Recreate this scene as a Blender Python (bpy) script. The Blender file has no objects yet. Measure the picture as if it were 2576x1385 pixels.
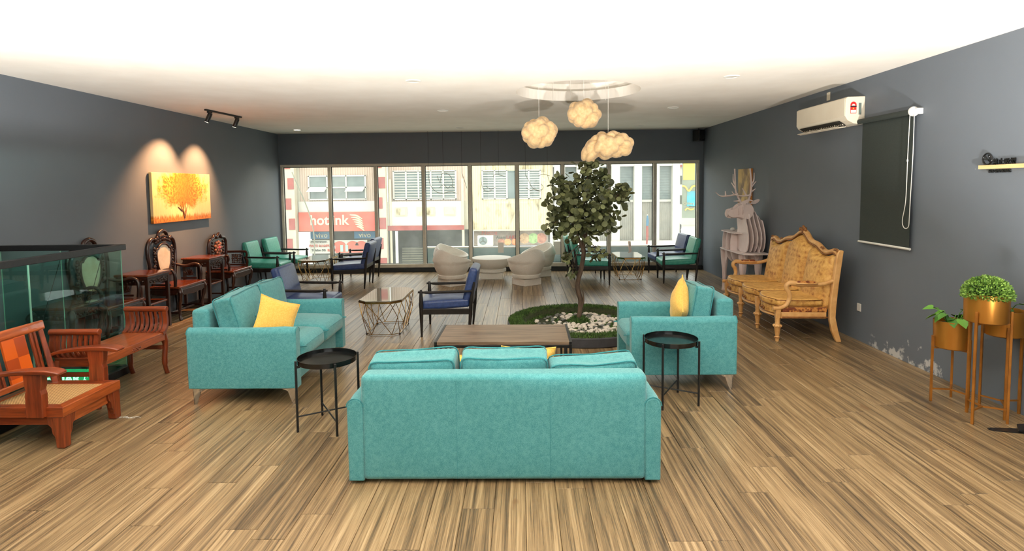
import bpy, bmesh, math, random
from mathutils import Vector, Matrix, noise
random.seed(7)
PI = math.pi
scene = bpy.context.scene
COL = scene.collection


def S(r, g, b):
    f = lambda c: (c / 255 / 12.92) if c <= 10 else ((c / 255 + .055) / 1.055) ** 2.4
    return (f(r), f(g), f(b), 1.0)


# ------------------------------------------------------------------ camera
YAW, PITCH, ROLL, EYE, FPX = .0158, -.0655, -.0109, 1.8, 1450.0
r_ = Vector((math.cos(YAW), math.sin(YAW), 0)); f_ = Vector((-math.sin(YAW), math.cos(YAW), 0)); u_ = Vector((0, 0, 1))
fw = f_ * math.cos(PITCH) + u_ * math.sin(PITCH); up = u_ * math.cos(PITCH) - f_ * math.sin(PITCH)
rt = r_ * math.cos(ROLL) + up * math.sin(ROLL); up = up * math.cos(ROLL) - r_ * math.sin(ROLL)
cam = bpy.data.cameras.new('camera')
cam.sensor_width = 36; cam.sensor_fit = 'HORIZONTAL'; cam.lens = FPX / 2576 * 36
cam.shift_y = (565 - 692.5) / 2576
cam.clip_start = .05; cam.clip_end = 400
cam_ob = bpy.data.objects.new('camera', cam); COL.objects.link(cam_ob)
cam_ob.matrix_world = Matrix(((rt.x, up.x, -fw.x, 0), (rt.y, up.y, -fw.y, 0), (rt.z, up.z, -fw.z, EYE), (0, 0, 0, 1)))
scene.camera = cam_ob

# ------------------------------------------------------------------ light
scene.view_settings.view_transform = 'Standard'; scene.view_settings.look = 'None'
scene.view_settings.gamma = 1; scene.view_settings.use_curve_mapping = False
scene.view_settings.exposure = 0.0
world = bpy.data.worlds.new('overcast_sky'); scene.world = world; world.use_nodes = True
bg = world.node_tree.nodes['Background']; bg.inputs[0].default_value = (.97, 1.0, .97, 1); bg.inputs[1].default_value = 3.9


def light(name, kind, loc, energy, color, target=None, **kw):
    l = bpy.data.lights.new(name, kind); l.energy = energy; l.color = color
    for k, v in kw.items(): setattr(l, k, v)
    o = bpy.data.objects.new(name, l); COL.objects.link(o); o.location = loc
    if target is not None:
        o.rotation_euler = (Vector(target) - Vector(loc)).to_track_quat('-Z', 'Y').to_euler()
    return o


WARM = (1.0, .80, .58)
# uplighters standing on the floor behind and below the camera, washing the white ceiling
for ux, uy, e in ((-2.9, 2.1, 1080), (.4, 2.1, 960), (3.0, 2.0, 900)):
    light('floor_uplight', 'SPOT', (ux, uy, .35), e, (1.0, .95, .88), (ux, uy + .2, 3), spot_size=math.radians(148), spot_blend=.35, shadow_soft_size=.10)
# the two track spots over the painting and the one downlight that is on
light('track_spot', 'SPOT', (-4.62, 8.42, 2.80), 400, (1.0, .47, .20), (-5.165, 8.18, 1.72), spot_size=math.radians(78), spot_blend=.8, shadow_soft_size=.02)
light('track_spot', 'SPOT', (-4.60, 9.22, 2.80), 360, (1.0, .47, .20), (-5.165, 9.10, 1.72), spot_size=math.radians(76), spot_blend=.8, shadow_soft_size=.02)
light('downlight_beam', 'SPOT', (-4.41, 11.43, 2.95), 60, (1.0, .85, .62), (-4.41, 11.43, 0), spot_size=math.radians(110), spot_blend=.8, shadow_soft_size=.04)
scene.cycles.use_denoising = True
scene.cycles.max_bounces = 7; scene.cycles.diffuse_bounces = 4; scene.cycles.glossy_bounces = 3; scene.cycles.use_adaptive_sampling = True; scene.cycles.adaptive_threshold = .05; scene.cycles.transparent_max_bounces = 16
scene.cycles.sample_clamp_indirect = 6; scene.cycles.caustics_reflective = False; scene.cycles.caustics_refractive = False


# ------------------------------------------------------------------ material helpers
class NT:
    def __init__(s, name):
        s.m = bpy.data.materials.new(name); s.m.use_nodes = True; s.t = s.m.node_tree
        s.b = s.t.nodes['Principled BSDF']; s.o = s.t.nodes['Material Output']

    def n(s, ty, **kw):
        nd = s.t.nodes.new(ty)
        for k, v in kw.items():
            if k == 'i':
                for a, b in v.items():
                    if hasattr(b, 'is_output'): s.t.links.new(b, nd.inputs[a])
                    else: nd.inputs[a].default_value = b
            else: setattr(nd, k, v)
        return nd

    def link(s, a, b): s.t.links.new(a, b)

    def math(s, op, a, b=None, clamp=False):
        nd = s.n('ShaderNodeMath', operation=op, use_clamp=clamp)
        for i, v in enumerate((a, b)):
            if v is None: continue
            if hasattr(v, 'is_output'): s.link(v, nd.inputs[i])
            else: nd.inputs[i].default_value = v
        return nd.outputs[0]

    def mix(s, f, a, b, blend='MIX'):
        nd = s.n('ShaderNodeMix', data_type='RGBA', blend_type=blend)
        for i, v in ((0, f), (6, a), (7, b)):
            if hasattr(v, 'is_output'): s.link(v, nd.inputs[i])
            else: nd.inputs[i].default_value = v
        return nd.outputs[2]

    def ramp(s, f, stops, interp='LINEAR'):
        nd = s.n('ShaderNodeValToRGB'); cr = nd.color_ramp; cr.interpolation = interp
        while len(cr.elements) < len(stops): cr.elements.new(.5)
        for e, (p, c) in zip(cr.elements, stops): e.position = p; e.color = c if len(c) == 4 else (*c, 1)
        s.link(f, nd.inputs[0]); return nd.outputs[0]

    def vec(s, src='Object', scale=(1, 1, 1), loc=(0, 0, 0), rot=(0, 0, 0)):
        if src == 'World': out = s.n('ShaderNodeNewGeometry').outputs['Position']
        else: out = s.n('ShaderNodeTexCoord').outputs[src]
        mp = s.n('ShaderNodeMapping'); s.link(out, mp.inputs[0])
        mp.inputs['Scale'].default_value = scale; mp.inputs['Location'].default_value = loc; mp.inputs['Rotation'].default_value = rot
        return mp.outputs[0]

    def noise(s, v, scale=5, detail=4, rough=.55, dist=0):
        nd = s.n('ShaderNodeTexNoise'); s.link(v, nd.inputs['Vector'])
        nd.inputs['Scale'].default_value = scale; nd.inputs['Detail'].default_value = detail
        nd.inputs['Roughness'].default_value = rough; nd.inputs['Distortion'].default_value = dist
        return nd.outputs['Fac']

    def bump(s, h, strength=.2, dist=.01):
        nd = s.n('ShaderNodeBump'); nd.inputs['Strength'].default_value = strength; nd.inputs['Distance'].default_value = dist
        s.link(h, nd.inputs['Height']); s.link(nd.outputs[0], s.b.inputs['Normal'])

    def p(s, **kw):
        for k, v in kw.items():
            k = k.replace('_', ' ')
            if hasattr(v, 'is_output'): s.link(v, s.b.inputs[k])
            else: s.b.inputs[k].default_value = v


def pm(name, c1, c2=None, scale=6, rough=.6, metal=0, bump=0, bscale=None, bdist=.004, src='Object', stretch=(1, 1, 1), lo=.35, hi=.65, **kw):
    t = NT(name); t.p(Roughness=rough, Metallic=metal)
    if c2 is None: t.p(Base_Color=c1)
    else:
        nz = t.noise(t.vec(src, stretch), scale)
        t.p(Base_Color=t.ramp(nz, [(lo, c1), (hi, c2)]))
    if bump:
        t.bump(t.noise(t.vec(src, stretch), bscale or scale, 3), bump, bdist)
    for k, v in kw.items(): t.p(**{k: v})
    return t.m


def wood(name, c1, c2, axis=0, scale=6, rough=.35, coat=.0, src='Object'):
    t = NT(name); st = [scale * 7] * 3; st[axis] = scale * .5
    v = t.vec(src, tuple(st))
    a = t.noise(v, 1.0, 5, .6, .6); b = t.noise(v, 4.0, 3)
    f = t.math('ADD', t.math('MULTIPLY', a, .75), t.math('MULTIPLY', b, .25))
    t.p(Base_Color=t.ramp(f, [(.36, c1), (.62, c2)]), Roughness=rough); t.b.inputs['Coat Weight'].default_value = coat
    t.bump(f, .06, .003); return t.m


# ------------------------------------------------------------------ mesh helpers
def empty(name, loc=(0, 0, 0), rz=0.0, label=None, cat=None, group=None, kind=None, parent=None):
    o = bpy.data.objects.new(name, None); COL.objects.link(o); o.location = loc; o.rotation_euler = (0, 0, rz)
    o.empty_display_size = .1; o.parent = parent
    return tag(o, label, cat, group, kind)


def tag(o, label=None, cat=None, group=None, kind=None):
    if label: o['label'] = label
    if cat: o['category'] = cat
    if group: o['group'] = group
    if kind: o['kind'] = kind
    return o


def obj(name, me, parent=None, M=None):
    o = bpy.data.objects.new(name, me); COL.objects.link(o); o.parent = parent
    if M is not None: o.matrix_local = M
    return o


def copy_tree(o, parent=None, loc=None, rz=None, **tags):
    c = o.copy(); COL.objects.link(c); c.parent = parent
    if loc is not None: c.location = loc
    if rz is not None: c.rotation_euler = (0, 0, rz)
    for k, v in tags.items(): c[k] = v
    for ch in list(o.children): copy_tree(ch, c)
    return c


def T(x=0, y=0, z=0): return Matrix.Translation((x, y, z))
def RX(a): return Matrix.Rotation(a, 4, 'X')
def RY(a): return Matrix.Rotation(a, 4, 'Y')
def RZ(a): return Matrix.Rotation(a, 4, 'Z')


class MB:
    def __init__(s): s.v = []; s.f = []; s.mi = []; s.cur = 0

    def add(s, vs, fs, M=None):
        o = len(s.v)
        s.v += [tuple(M @ Vector(v)) if M is not None else tuple(v) for v in vs]
        s.f += [tuple(i + o for i in f) for f in fs]; s.mi += [s.cur] * len(fs)
        return s

    def box(s, x0, x1, y0, y1, z0, z1, M=None):
        return s.add([(x0, y0, z0), (x1, y0, z0), (x1, y1, z0), (x0, y1, z0), (x0, y0, z1), (x1, y0, z1), (x1, y1, z1), (x0, y1, z1)],
                     [(0, 3, 2, 1), (4, 5, 6, 7), (0, 1, 5, 4), (1, 2, 6, 5), (2, 3, 7, 6), (3, 0, 4, 7)], M)

    def rbox(s, sx, sy, sz, r, M=None, n=3, bulge=(0, 0, 0), wob=0, seed=0, freq=6):
        h = (sx / 2, sy / 2, sz / 2); g = []
        for a in h:
            rr = min(r, a * .98); m = [-a, -a + rr * .3, -a + rr * .7]
            inner = [(-a + rr) + (2 * a - 2 * rr) * i / n for i in range(n + 1)]
            g.append(m + inner + [-x for x in reversed(m)])
        idx = {}; vs = []; fs = []

        def vert(p):
            k = tuple(round(c, 5) for c in p)
            if k in idx: return idx[k]
            q = Vector(p); inn = Vector([max(-h[i] + min(r, h[i] * .98), min(h[i] - min(r, h[i] * .98), p[i])) for i in range(3)])
            d = q - inn
            o = inn + d.normalized() * r if d.length > 1e-9 else q
            b = [0, 0, 0]
            for i in range(3):
                if bulge[i]:
                    j, k2 = [(1, 2), (0, 2), (0, 1)][i]
                    f = (1 - (p[j] / h[j]) ** 2) * (1 - (p[k2] / h[k2]) ** 2)
                    b[i] = bulge[i] * f * (p[i] / h[i])
            o = o + Vector(b)
            if wob: o = o + noise.noise_vector(o * freq + Vector((seed * 3.1, seed * 1.7, seed))) * wob
            idx[k] = len(vs); vs.append(o); return idx[k]

        for ax in range(3):
            j, k2 = [(1, 2), (2, 0), (0, 1)][ax]
            for sg in (-1, 1):
                for a in range(len(g[j]) - 1):
                    for b in range(len(g[k2]) - 1):
                        q = []
                        for (da, db) in ((0, 0), (1, 0), (1, 1), (0, 1)):
                            p = [0, 0, 0]; p[ax] = sg * h[ax]; p[j] = g[j][a + da]; p[k2] = g[k2][b + db]; q.append(vert(p))
                        if sg < 0: q.reverse()
                        if len(set(q)) == 4: fs.append(tuple(q))
        return s.add(vs, fs, M)

    def tube(s, pts, r, n=8, closed=False, M=None, flat=1.0, cap=True):
        pts = [Vector(p) for p in pts]; m = len(pts)
        rs = r if isinstance(r, (list, tuple)) else [r] * m
        tg = []
        for i in range(m):
            if closed: d = pts[(i + 1) % m] - pts[i - 1]
            else: d = pts[min(i + 1, m - 1)] - pts[max(i - 1, 0)]
            tg.append(d.normalized())
        ref = Vector((0, 0, 1)) if abs(tg[0].z) < .9 else Vector((1, 0, 0))
        nrm = (ref - tg[0] * ref.dot(tg[0])).normalized(); vs = []; fs = []
        for i in range(m):
            nrm = (nrm - tg[i] * nrm.dot(tg[i])).normalized(); bn = tg[i].cross(nrm)
            for k in range(n):
                a = 2 * PI * k / n
                vs.append(pts[i] + (nrm * math.cos(a) * flat + bn * math.sin(a)) * rs[i])
        for i in range(m if closed else m - 1):
            for k in range(n):
                a, b = i * n + k, i * n + (k + 1) % n; c = ((i + 1) % m) * n
                fs.append((a, b, c + (k + 1) % n, c + k))
        if cap and not closed:
            fs.append(tuple(reversed(range(n)))); fs.append(tuple((m - 1) * n + k for k in range(n)))
        return s.add(vs, fs, M)

    def lathe(s, prof, n=24, M=None, cap=True):
        vs = []; fs = []
        for (r, z) in prof:
            for k in range(n):
                a = 2 * PI * k / n; vs.append((r * math.cos(a), r * math.sin(a), z))
        for i in range(len(prof) - 1):
            for k in range(n):
                fs.append((i * n + k, i * n + (k + 1) % n, (i + 1) * n + (k + 1) % n, (i + 1) * n + k))
        if cap:
            fs.append(tuple(reversed(range(n)))); fs.append(tuple((len(prof) - 1) * n + k for k in range(n)))
        return s.add(vs, fs, M)

    def prism(s, poly, t0, t1, axis='y', M=None):
        n = len(poly); P = {'x': lambda p, t: (t, p[0], p[1]), 'y': lambda p, t: (p[0], t, p[1]), 'z': lambda p, t: (p[0], p[1], t)}[axis]
        vs = [P(p, t0) for p in poly] + [P(p, t1) for p in poly]
        ar = sum(poly[i][0] * poly[(i + 1) % n][1] - poly[(i + 1) % n][0] * poly[i][1] for i in range(n))
        flip = (ar > 0) != (axis == 'y')
        a, b = tuple(range(n)), tuple(range(n, 2 * n))
        fs = [a[::-1], b] if flip else [a, b[::-1]]
        for i in range(n):
            j = (i + 1) % n; q = (i, j, n + j, n + i); fs.append(q if flip else q[::-1])
        return s.add(vs, fs, M)

    def sphere(s, c, r, n=10, m=6, sc=(1, 1, 1), M=None):
        vs = [(c[0], c[1], c[2] - r * sc[2])]; fs = []
        for i in range(1, m):
            t = -PI / 2 + PI * i / m
            for k in range(n):
                a = 2 * PI * k / n
                vs.append((c[0] + r * sc[0] * math.cos(t) * math.cos(a), c[1] + r * sc[1] * math.cos(t) * math.sin(a), c[2] + r * sc[2] * math.sin(t)))
        vs.append((c[0], c[1], c[2] + r * sc[2])); e = len(vs) - 1
        for k in range(n):
            fs.append((0, 1 + (k + 1) % n, 1 + k)); fs.append((e, e - n + k, e - n + (k + 1) % n))
            for i in range(m - 2):
                a = 1 + i * n; fs.append((a + k, a + (k + 1) % n, a + n + (k + 1) % n, a + n + k))
        return s.add(vs, fs, M)

    def mesh(s, name, mats, smooth=True, ang=38):
        me = bpy.data.meshes.new(name); me.from_pydata(s.v, [], s.f); me.validate()
        bm = bmesh.new(); bm.from_mesh(me); bmesh.ops.recalc_face_normals(bm, faces=bm.faces); bm.to_mesh(me); bm.free()
        for m in (mats if isinstance(mats, (list, tuple)) else [mats]): me.materials.append(m)
        if any(s.mi) and len(me.polygons) == len(s.mi): me.polygons.foreach_set('material_index', s.mi)
        if smooth:
            me.shade_smooth(); me.set_sharp_from_angle(angle=math.radians(ang))
        me.update(); return me

    def build(s, name, mats, parent=None, smooth=True, ang=38, bevel=0, seg=2, M=None, **tags):
        o = obj(name, s.mesh(name, mats, smooth, ang), parent, M)
        if bevel:
            b = o.modifiers.new('bevel', 'BEVEL'); b.width = bevel; b.segments = seg; b.limit_method = 'ANGLE'; b.angle_limit = math.radians(40)
        return tag(o, **tags) if tags else o


def bez(p0, p1, p2, p3, n=10):
    p0, p1, p2, p3 = map(Vector, (p0, p1, p2, p3)); o = []
    for i in range(n + 1):
        t = i / n; u = 1 - t; o.append(p0 * u ** 3 + p1 * 3 * u * u * t + p2 * 3 * u * t * t + p3 * t ** 3)
    return o


def smooth_path(pts, n=6, closed=False):
    P = [Vector(p) for p in pts]; m = len(P); out = []
    for i in range(m if closed else m - 1):
        a, b, c, d = (P[(i - 1) % m] if closed or i else P[0] * 2 - P[1]), P[i], P[(i + 1) % m], (P[(i + 2) % m] if closed or i + 2 < m else P[-1] * 2 - P[-2])
        for k in range(n):
            t = k / n
            out.append(.5 * ((2 * b) + (c - a) * t + (2 * a - 5 * b + 4 * c - d) * t * t + (3 * b - a - 3 * c + d) * t ** 3))
    if not closed: out.append(P[-1])
    return out


def sp2(pts, n=5, closed=True): return [(v.x, v.y) for v in smooth_path([(p[0], p[1], 0) for p in pts], n, closed)]


def rodM(a, b, r):
    a, b = Vector(a), Vector(b); d = b - a
    return Matrix.Translation(a) @ d.to_track_quat('Z', 'Y').to_matrix().to_4x4() @ Matrix.Diagonal((r, r, d.length, 1))


def text_mesh(s, size, depth=.0, mat=None, align='CENTER', name='lettering', bold=0.0, sx=1.0):
    cu = bpy.data.curves.new('t', 'FONT'); cu.body = s; cu.size = size; cu.extrude = depth; cu.align_x = align; cu.offset = bold
    cu.resolution_u = 3
    o = bpy.data.objects.new('t', cu); COL.objects.link(o); bpy.context.view_layer.update()
    me = bpy.data.meshes.new_from_object(o.evaluated_get(bpy.context.evaluated_depsgraph_get()))
    bpy.data.objects.remove(o); bpy.data.curves.remove(cu); me.name = name
    if sx != 1.0: me.transform(Matrix.Diagonal((sx, 1, 1, 1)))
    me.materials.clear()
    if mat: me.materials.append(mat)
    return me


# facing matrices for lettering: text lies in its local XY plane
FACE_CAM = RX(PI / 2)                         # readable from -Y
FACE_LEFT = RZ(-PI / 2) @ RX(PI / 2)          # on the right-hand wall, readable from -X
# ------------------------------------------------------------------ materials
def floor_mat():
    t = NT('plank_vinyl_wood')
    rnd = t.math('FRACT', t.math('ADD', t.n('ShaderNodeObjectInfo').outputs['Random'], t.math('MULTIPLY', t.n('ShaderNodeNewGeometry').outputs['Random Per Island'], 7.31)))
    pos = t.n('ShaderNodeNewGeometry').outputs['Position']
    off = t.n('ShaderNodeCombineXYZ', i={0: t.math('MULTIPLY', rnd, 31), 1: t.math('MULTIPLY', rnd, 57), 2: 0.0}).outputs[0]
    v = t.n('ShaderNodeVectorMath', operation='ADD', i={0: pos, 1: off}).outputs[0]
    def mp(sc):
        m = t.n('ShaderNodeMapping', i={0: v}); m.inputs['Scale'].default_value = sc; return m.outputs[0]
    band = t.noise(mp((30, .40, 1)), 1.0, 3, .6, .5)
    grain = t.noise(mp((190, 2.0, 1)), 1.0, 4, .7, 1.0)
    ring = t.noise(mp((34, 1.0, 1)), 1.0, 2, .5, 2.2)
    knot = t.noise(mp((6, 2.2, 1)), 1.3, 2)
    f = t.math('ADD', t.math('MULTIPLY', band, .42), t.math('ADD', t.math('MULTIPLY', grain, .34), t.math('MULTIPLY', ring, .24)))
    f = t.math('ADD', f, t.math('MULTIPLY', t.math('SUBTRACT', rnd, .5), .06))
    c = t.ramp(f, [(.36, S(62, 51, 37)), (.44, S(99, 81, 58)), (.50, S(130, 107, 76)), (.56, S(154, 129, 94)), (.66, S(184, 160, 124))])
    c = t.mix(t.ramp(knot, [(.69, (0, 0, 0)), (.76, (1, 1, 1))]), c, S(120, 92, 62))
    rg = t.math('ADD', .27, t.math('MULTIPLY', grain, .14))
    t.p(Base_Color=c, Roughness=rg); t.b.inputs['Specular IOR Level'].default_value = .6
    t.bump(f, .10, .003); return t.m


def wall_mat(name, stains=False):
    t = NT(name); w = t.vec('World')
    n1 = t.noise(w, 1.4, 4); n2 = t.noise(w, 60, 2)
    c = t.mix(n1, S(106, 114, 124), S(96, 104, 113))
    if stains:
        sep = t.n('ShaderNodeSeparateXYZ', i={0: t.n('ShaderNodeNewGeometry').outputs['Position']})
        z, y = sep.outputs[2], sep.outputs[1]
        low = t.math('MULTIPLY', t.math('SUBTRACT', .32, z, True), 2.6, True)
        yr = t.math('MULTIPLY', t.math('MULTIPLY', t.math('SUBTRACT', 6.6, y, True), 3, True), t.math('MULTIPLY', t.math('SUBTRACT', y, 4.9, True), 2, True))
        pn = t.noise(w, 7, 6, .65)
        m = t.math('MULTIPLY', t.math('SUBTRACT', t.math('ADD', pn, t.math('MULTIPLY', t.math('MULTIPLY', low, yr), .32)), .72, True), 14, True)
        c = t.mix(m, c, S(190, 192, 192))
        sc = t.noise(t.vec('World', (1, 3.0, .8), rot=(.5, 0, 0)), 2.4, 8, .75)
        m2 = t.math('MULTIPLY', t.math('SUBTRACT', sc, .735, True), 9, True)
        c = t.mix(t.math('MULTIPLY', m2, .5), c, S(170, 174, 178))
    t.p(Base_Color=c, Roughness=.62); t.bump(n2, .12, .002); return t.m


def glass_mat(name, tint, gloss=.06, dust=0.0, rough=.0):
    t = NT(name); t.t.nodes.remove(t.b)
    tr = t.n('ShaderNodeBsdfTransparent', i={0: tint}); gl = t.n('ShaderNodeBsdfGlossy', i={0: (1, 1, 1, 1), 'Roughness': rough})
    fr = t.n('ShaderNodeLayerWeight', i={'Blend': .5}); fac = t.math('ADD', t.math('MULTIPLY', t.math('POWER', fr.outputs['Facing'], 4.0), .6), gloss * .5)
    mx = t.n('ShaderNodeMixShader', i={0: fac, 1: tr.outputs[0], 2: gl.outputs[0]}); out = mx.outputs[0]
    if dust:
        tl = t.n('ShaderNodeBsdfTranslucent', i={0: (.9, .92, .88, 1)})
        dn = t.noise(t.vec('World', (1, 1, 1)), 2.0, 4)
        d = t.n('ShaderNodeMixShader', i={0: t.math('MULTIPLY', dn, dust * 2), 1: out, 2: tl.outputs[0]}); out = d.outputs[0]
    t.link(out, t.o.inputs[0]); return t.m


def emit_mat(name, col, st):
    t = NT(name); t.p(Base_Color=col, Emission_Color=col, Emission_Strength=st); return t.m


M_FLOOR = floor_mat(); M_WALL = wall_mat('slate_wall_paint'); M_WALLR = wall_mat('slate_wall_paint_scuffed', True)
M_CEIL = pm('white_ceiling_paint', S(240, 236, 228), S(234, 229, 220), 2, rough=.85, src='World')
M_ALU = pm('aluminium_frame', S(214, 208, 192), S(200, 194, 180), 8, rough=.5, metal=0, src='World')
M_RUBBER = pm('dark_gasket', S(40, 42, 42), rough=.7)
M_KERB = pm('black_kerb_paint', S(34, 36, 36), S(24, 26, 27), 9, rough=.5, src='World')
M_PANE = glass_mat('window_glass', (.95, .98, .96, 1), .05, .105)
M_GREENGLASS = glass_mat('green_tinted_glass', (.74, .90, .86, 1), .08)
M_GLASSEDGE = pm('glass_edge_green', S(150, 200, 180), rough=.2)
M_BLACKMET = pm('black_powder_metal', S(18, 18, 19), S(26, 26, 27), 30, rough=.38)
M_BLACKWOOD = pm('black_stained_wood', S(22, 19, 18), S(34, 29, 27), 20, rough=.34, stretch=(1, 1, .2))
M_GOLD = pm('gold_wire', S(196, 158, 96), S(176, 138, 80), 20, rough=.28, metal=1)
M_WHITE = pm('white_plastic', S(238, 236, 230), S(230, 228, 222), 5, rough=.35)
M_CHROME = pm('chrome', S(215, 212, 206), rough=.12, metal=1)
M_PLASTER = pm('white_stone_composite', S(244, 240, 231), S(234, 228, 217), 90, rough=.8, bump=.15, bscale=140, bdist=.002)


def fabric(name, c1, c2, sc=220, b=.35):
    t = NT(name); v = t.vec('Object', (1, 1, 1)); n = t.noise(v, sc, 2); n2 = t.noise(v, 3.2, 3); n3 = t.noise(v, 40, 4)
    f = t.math('ADD', t.math('MULTIPLY', n, .58), t.math('ADD', t.math('MULTIPLY', n2, .10), t.math('MULTIPLY', n3, .32)))
    t.p(Base_Color=t.ramp(f, [(.38, c1), (.62, c2)]), Roughness=.9); t.b.inputs['Sheen Weight'].default_value = .25
    t.bump(n, b, .002); return t.m


M_TEAL = fabric('teal_woven_fabric', S(49, 125, 130), S(88, 156, 159))
M_TEALPIPE = fabric('teal_piping', S(30, 112, 118), S(52, 140, 146))
M_YELLOW = fabric('yellow_velvet', S(232, 178, 74), S(246, 202, 104), 120, .2)
M_BLUELEA = pm('blue_leatherette', S(44, 62, 108), S(58, 78, 126), 40, rough=.36, bump=.12, bscale=160, bdist=.001)
M_TEALLEA = pm('teal_leatherette', S(58, 150, 132), S(74, 168, 148), 40, rough=.36, bump=.12, bscale=160, bdist=.001)
M_REDWOOD = wood('red_teak', S(104, 40, 17), S(152, 68, 29), 0, 5, .3, .3)
M_REDWOODV = wood('red_teak_upright', S(98, 38, 17), S(142, 63, 29), 2, 5, .3, .3)
M_REDWOODY = wood('red_teak_long', S(130, 58, 24), S(184, 94, 44), 1, 5, .28, .35)
M_DARKWOOD = wood('dark_rosewood', S(28, 13, 8), S(58, 27, 16), 2, 5, .30, .2)
M_DARKTOP = wood('rosewood_top', S(84, 38, 20), S(128, 62, 34), 1, 4, .2, .5)
M_TABLEWOOD = wood('grey_oak_laminate', S(84, 68, 55), S(132, 112, 92), 0, 4, .4)
M_MARBLE = pm('cream_marble', S(236, 224, 204), S(222, 206, 182), 5, rough=.2, lo=.45, hi=.6)
M_TRAYBLACK = pm('black_enamel_tray', S(16, 17, 17), rough=.16)

# ------------------------------------------------------------------ room shell
XL, XR, YF, YB, ZC = -5.165, 3.86, 12.3, -3.2, 2.975
VX, VY0, VY1 = -3.95, 1.2, 5.6           # stair void along the left wall: x < VX, VY0 < y < VY1
RCX, RCY, RR = .72, 7.28, .77            # round ceiling recess

fl = MB()
fl.box(VX, XR, YB, YF, -.30, -.012); fl.box(XL, VX, VY1, YF, -.30, -.012); fl.box(XL, VX, YB, VY0, -.30, -.012)
floor = fl.build('floor', pm('floor_screed', S(70, 60, 50), rough=.9), smooth=False, kind='structure', label='wood-look plank floor of the lounge')
# planks run into the depth of the room
PW, PL, GAP = .1785, 1.22, .0016
planks = []
ncol = int((XR - XL) / PW) + 1
for c in range(ncol):
    x0 = XL + c * PW; x1 = min(x0 + PW, XR)
    if x1 - x0 < .02: continue
    y = YB - random.random() * PL
    while y < YF:
        y0, y1 = max(y, YB), min(y + PL, YF); y += PL
        segs = [(y0, y1)]
        if (x0 + x1) / 2 < VX:
            segs = []
            if y0 < VY0: segs.append((y0, min(y1, VY0)))
            if y1 > VY1: segs.append((max(y0, VY1), y1))
        for a, b in segs:
            if b - a > .03: planks.append((x0 + GAP / 2, x1 - GAP / 2, a + GAP / 2, b - GAP / 2))


def plank_in_view(p):
    x, y = (p[0] + p[1]) / 2, p[3]
    return y > 2.75 and -1.0 * y < x < 1.0 * y


def plank_geo(m, sx, sy, ox=0, oy=0):
    e = .0018; z = -.0032
    vs = []
    for (zz, i) in ((-.012, 0), (z, 0), (0, e)):
        vs += [(ox + i, oy + i, zz), (ox + sx - i, oy + i, zz), (ox + sx - i, oy + sy - i, zz), (ox + i, oy + sy - i, zz)]
    fs = [(8, 9, 10, 11)]
    for k in (0, 4):
        for j in range(4): fs.append((k + j, k + (j + 1) % 4, k + 4 + (j + 1) % 4, k + 4 + j))
    m.add(vs, fs)


vis = sorted([p for p in planks if plank_in_view(p)], key=lambda p: math.hypot((p[0] + p[1]) / 2, p[2]))
near = vis[:300]; ns = set(near); cache = {}
for p in near:
    k = (round(p[1] - p[0], 4), round(p[3] - p[2], 4))
    if k not in cache:
        m = MB(); plank_geo(m, *k); cache[k] = m.mesh('plank', M_FLOOR, smooth=False)
    o = obj('plank', cache[k], floor); o.location = (p[0], p[2], 0)
m = MB()
for p in planks:
    if p not in ns: plank_geo(m, p[1] - p[0], p[3] - p[2], p[0], p[2])
m.build('plank_field', M_FLOOR, floor, smooth=False, kind='stuff')

MB().box(XL - .15, XL, YB, YF + .2, -3.2, ZC + .3).build('wall_left', M_WALL, smooth=False, kind='structure', label='slate grey left wall behind the carved chairs')
MB().box(XR, XR + .15, YB, YF + .2, -.3, ZC + .3).build('wall_right', M_WALLR, smooth=False, kind='structure', label='scuffed slate grey right wall with air conditioner')
WZ0, WZ1, WX0, WX1 = .10, 2.325, -5.14, 3.785
fwl = MB(); fwl.box(XL, XR, YF, YF + .2, WZ1, ZC + .3); fwl.box(XL, WX0, YF, YF + .2, -.3, WZ1); fwl.box(WX1, XR, YF, YF + .2, -.3, WZ1); fwl.box(WX0, WX1, YF + .02, YF + .2, -.3, WZ0)
fwl.build('wall_far', M_WALL, smooth=False, kind='structure', label='slate grey header wall above the window row')
MB().box(XL, XR, YF - .05, YF + .02, 0, .082).build('baseboard_far', M_KERB, smooth=False, bevel=.004, kind='structure', label='low black kerb under the window row')
bw = MB(); bw.box(XL, -1.6, YB - .15, YB, -.3, ZC + .3); bw.box(3.2, XR, YB - .15, YB, -.3, ZC + .3); bw.box(-1.6, 3.2, YB - .15, YB, -.3, 1.0); bw.box(-1.6, 3.2, YB - .15, YB, 2.5, ZC + .3)
bw.build('wall_back', M_WALL, smooth=False, kind='structure', label='wall with a window opening behind the camera')
# stair void below the balustrade
vb = MB(); vb.box(XL, VX, VY1, VY1 + .1, -3.2, -.3); vb.box(XL, VX, VY0 - .1, VY0, -3.2, -.3); vb.box(VX, VX + .1, VY0, VY1, -3.2, -.3); vb.box(XL, VX, VY0, VY1, -3.3, -3.2)
vb.build('wall_stairwell', M_WALL, smooth=False, kind='structure', label='walls of the open stairwell under the glass balustrade')

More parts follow.
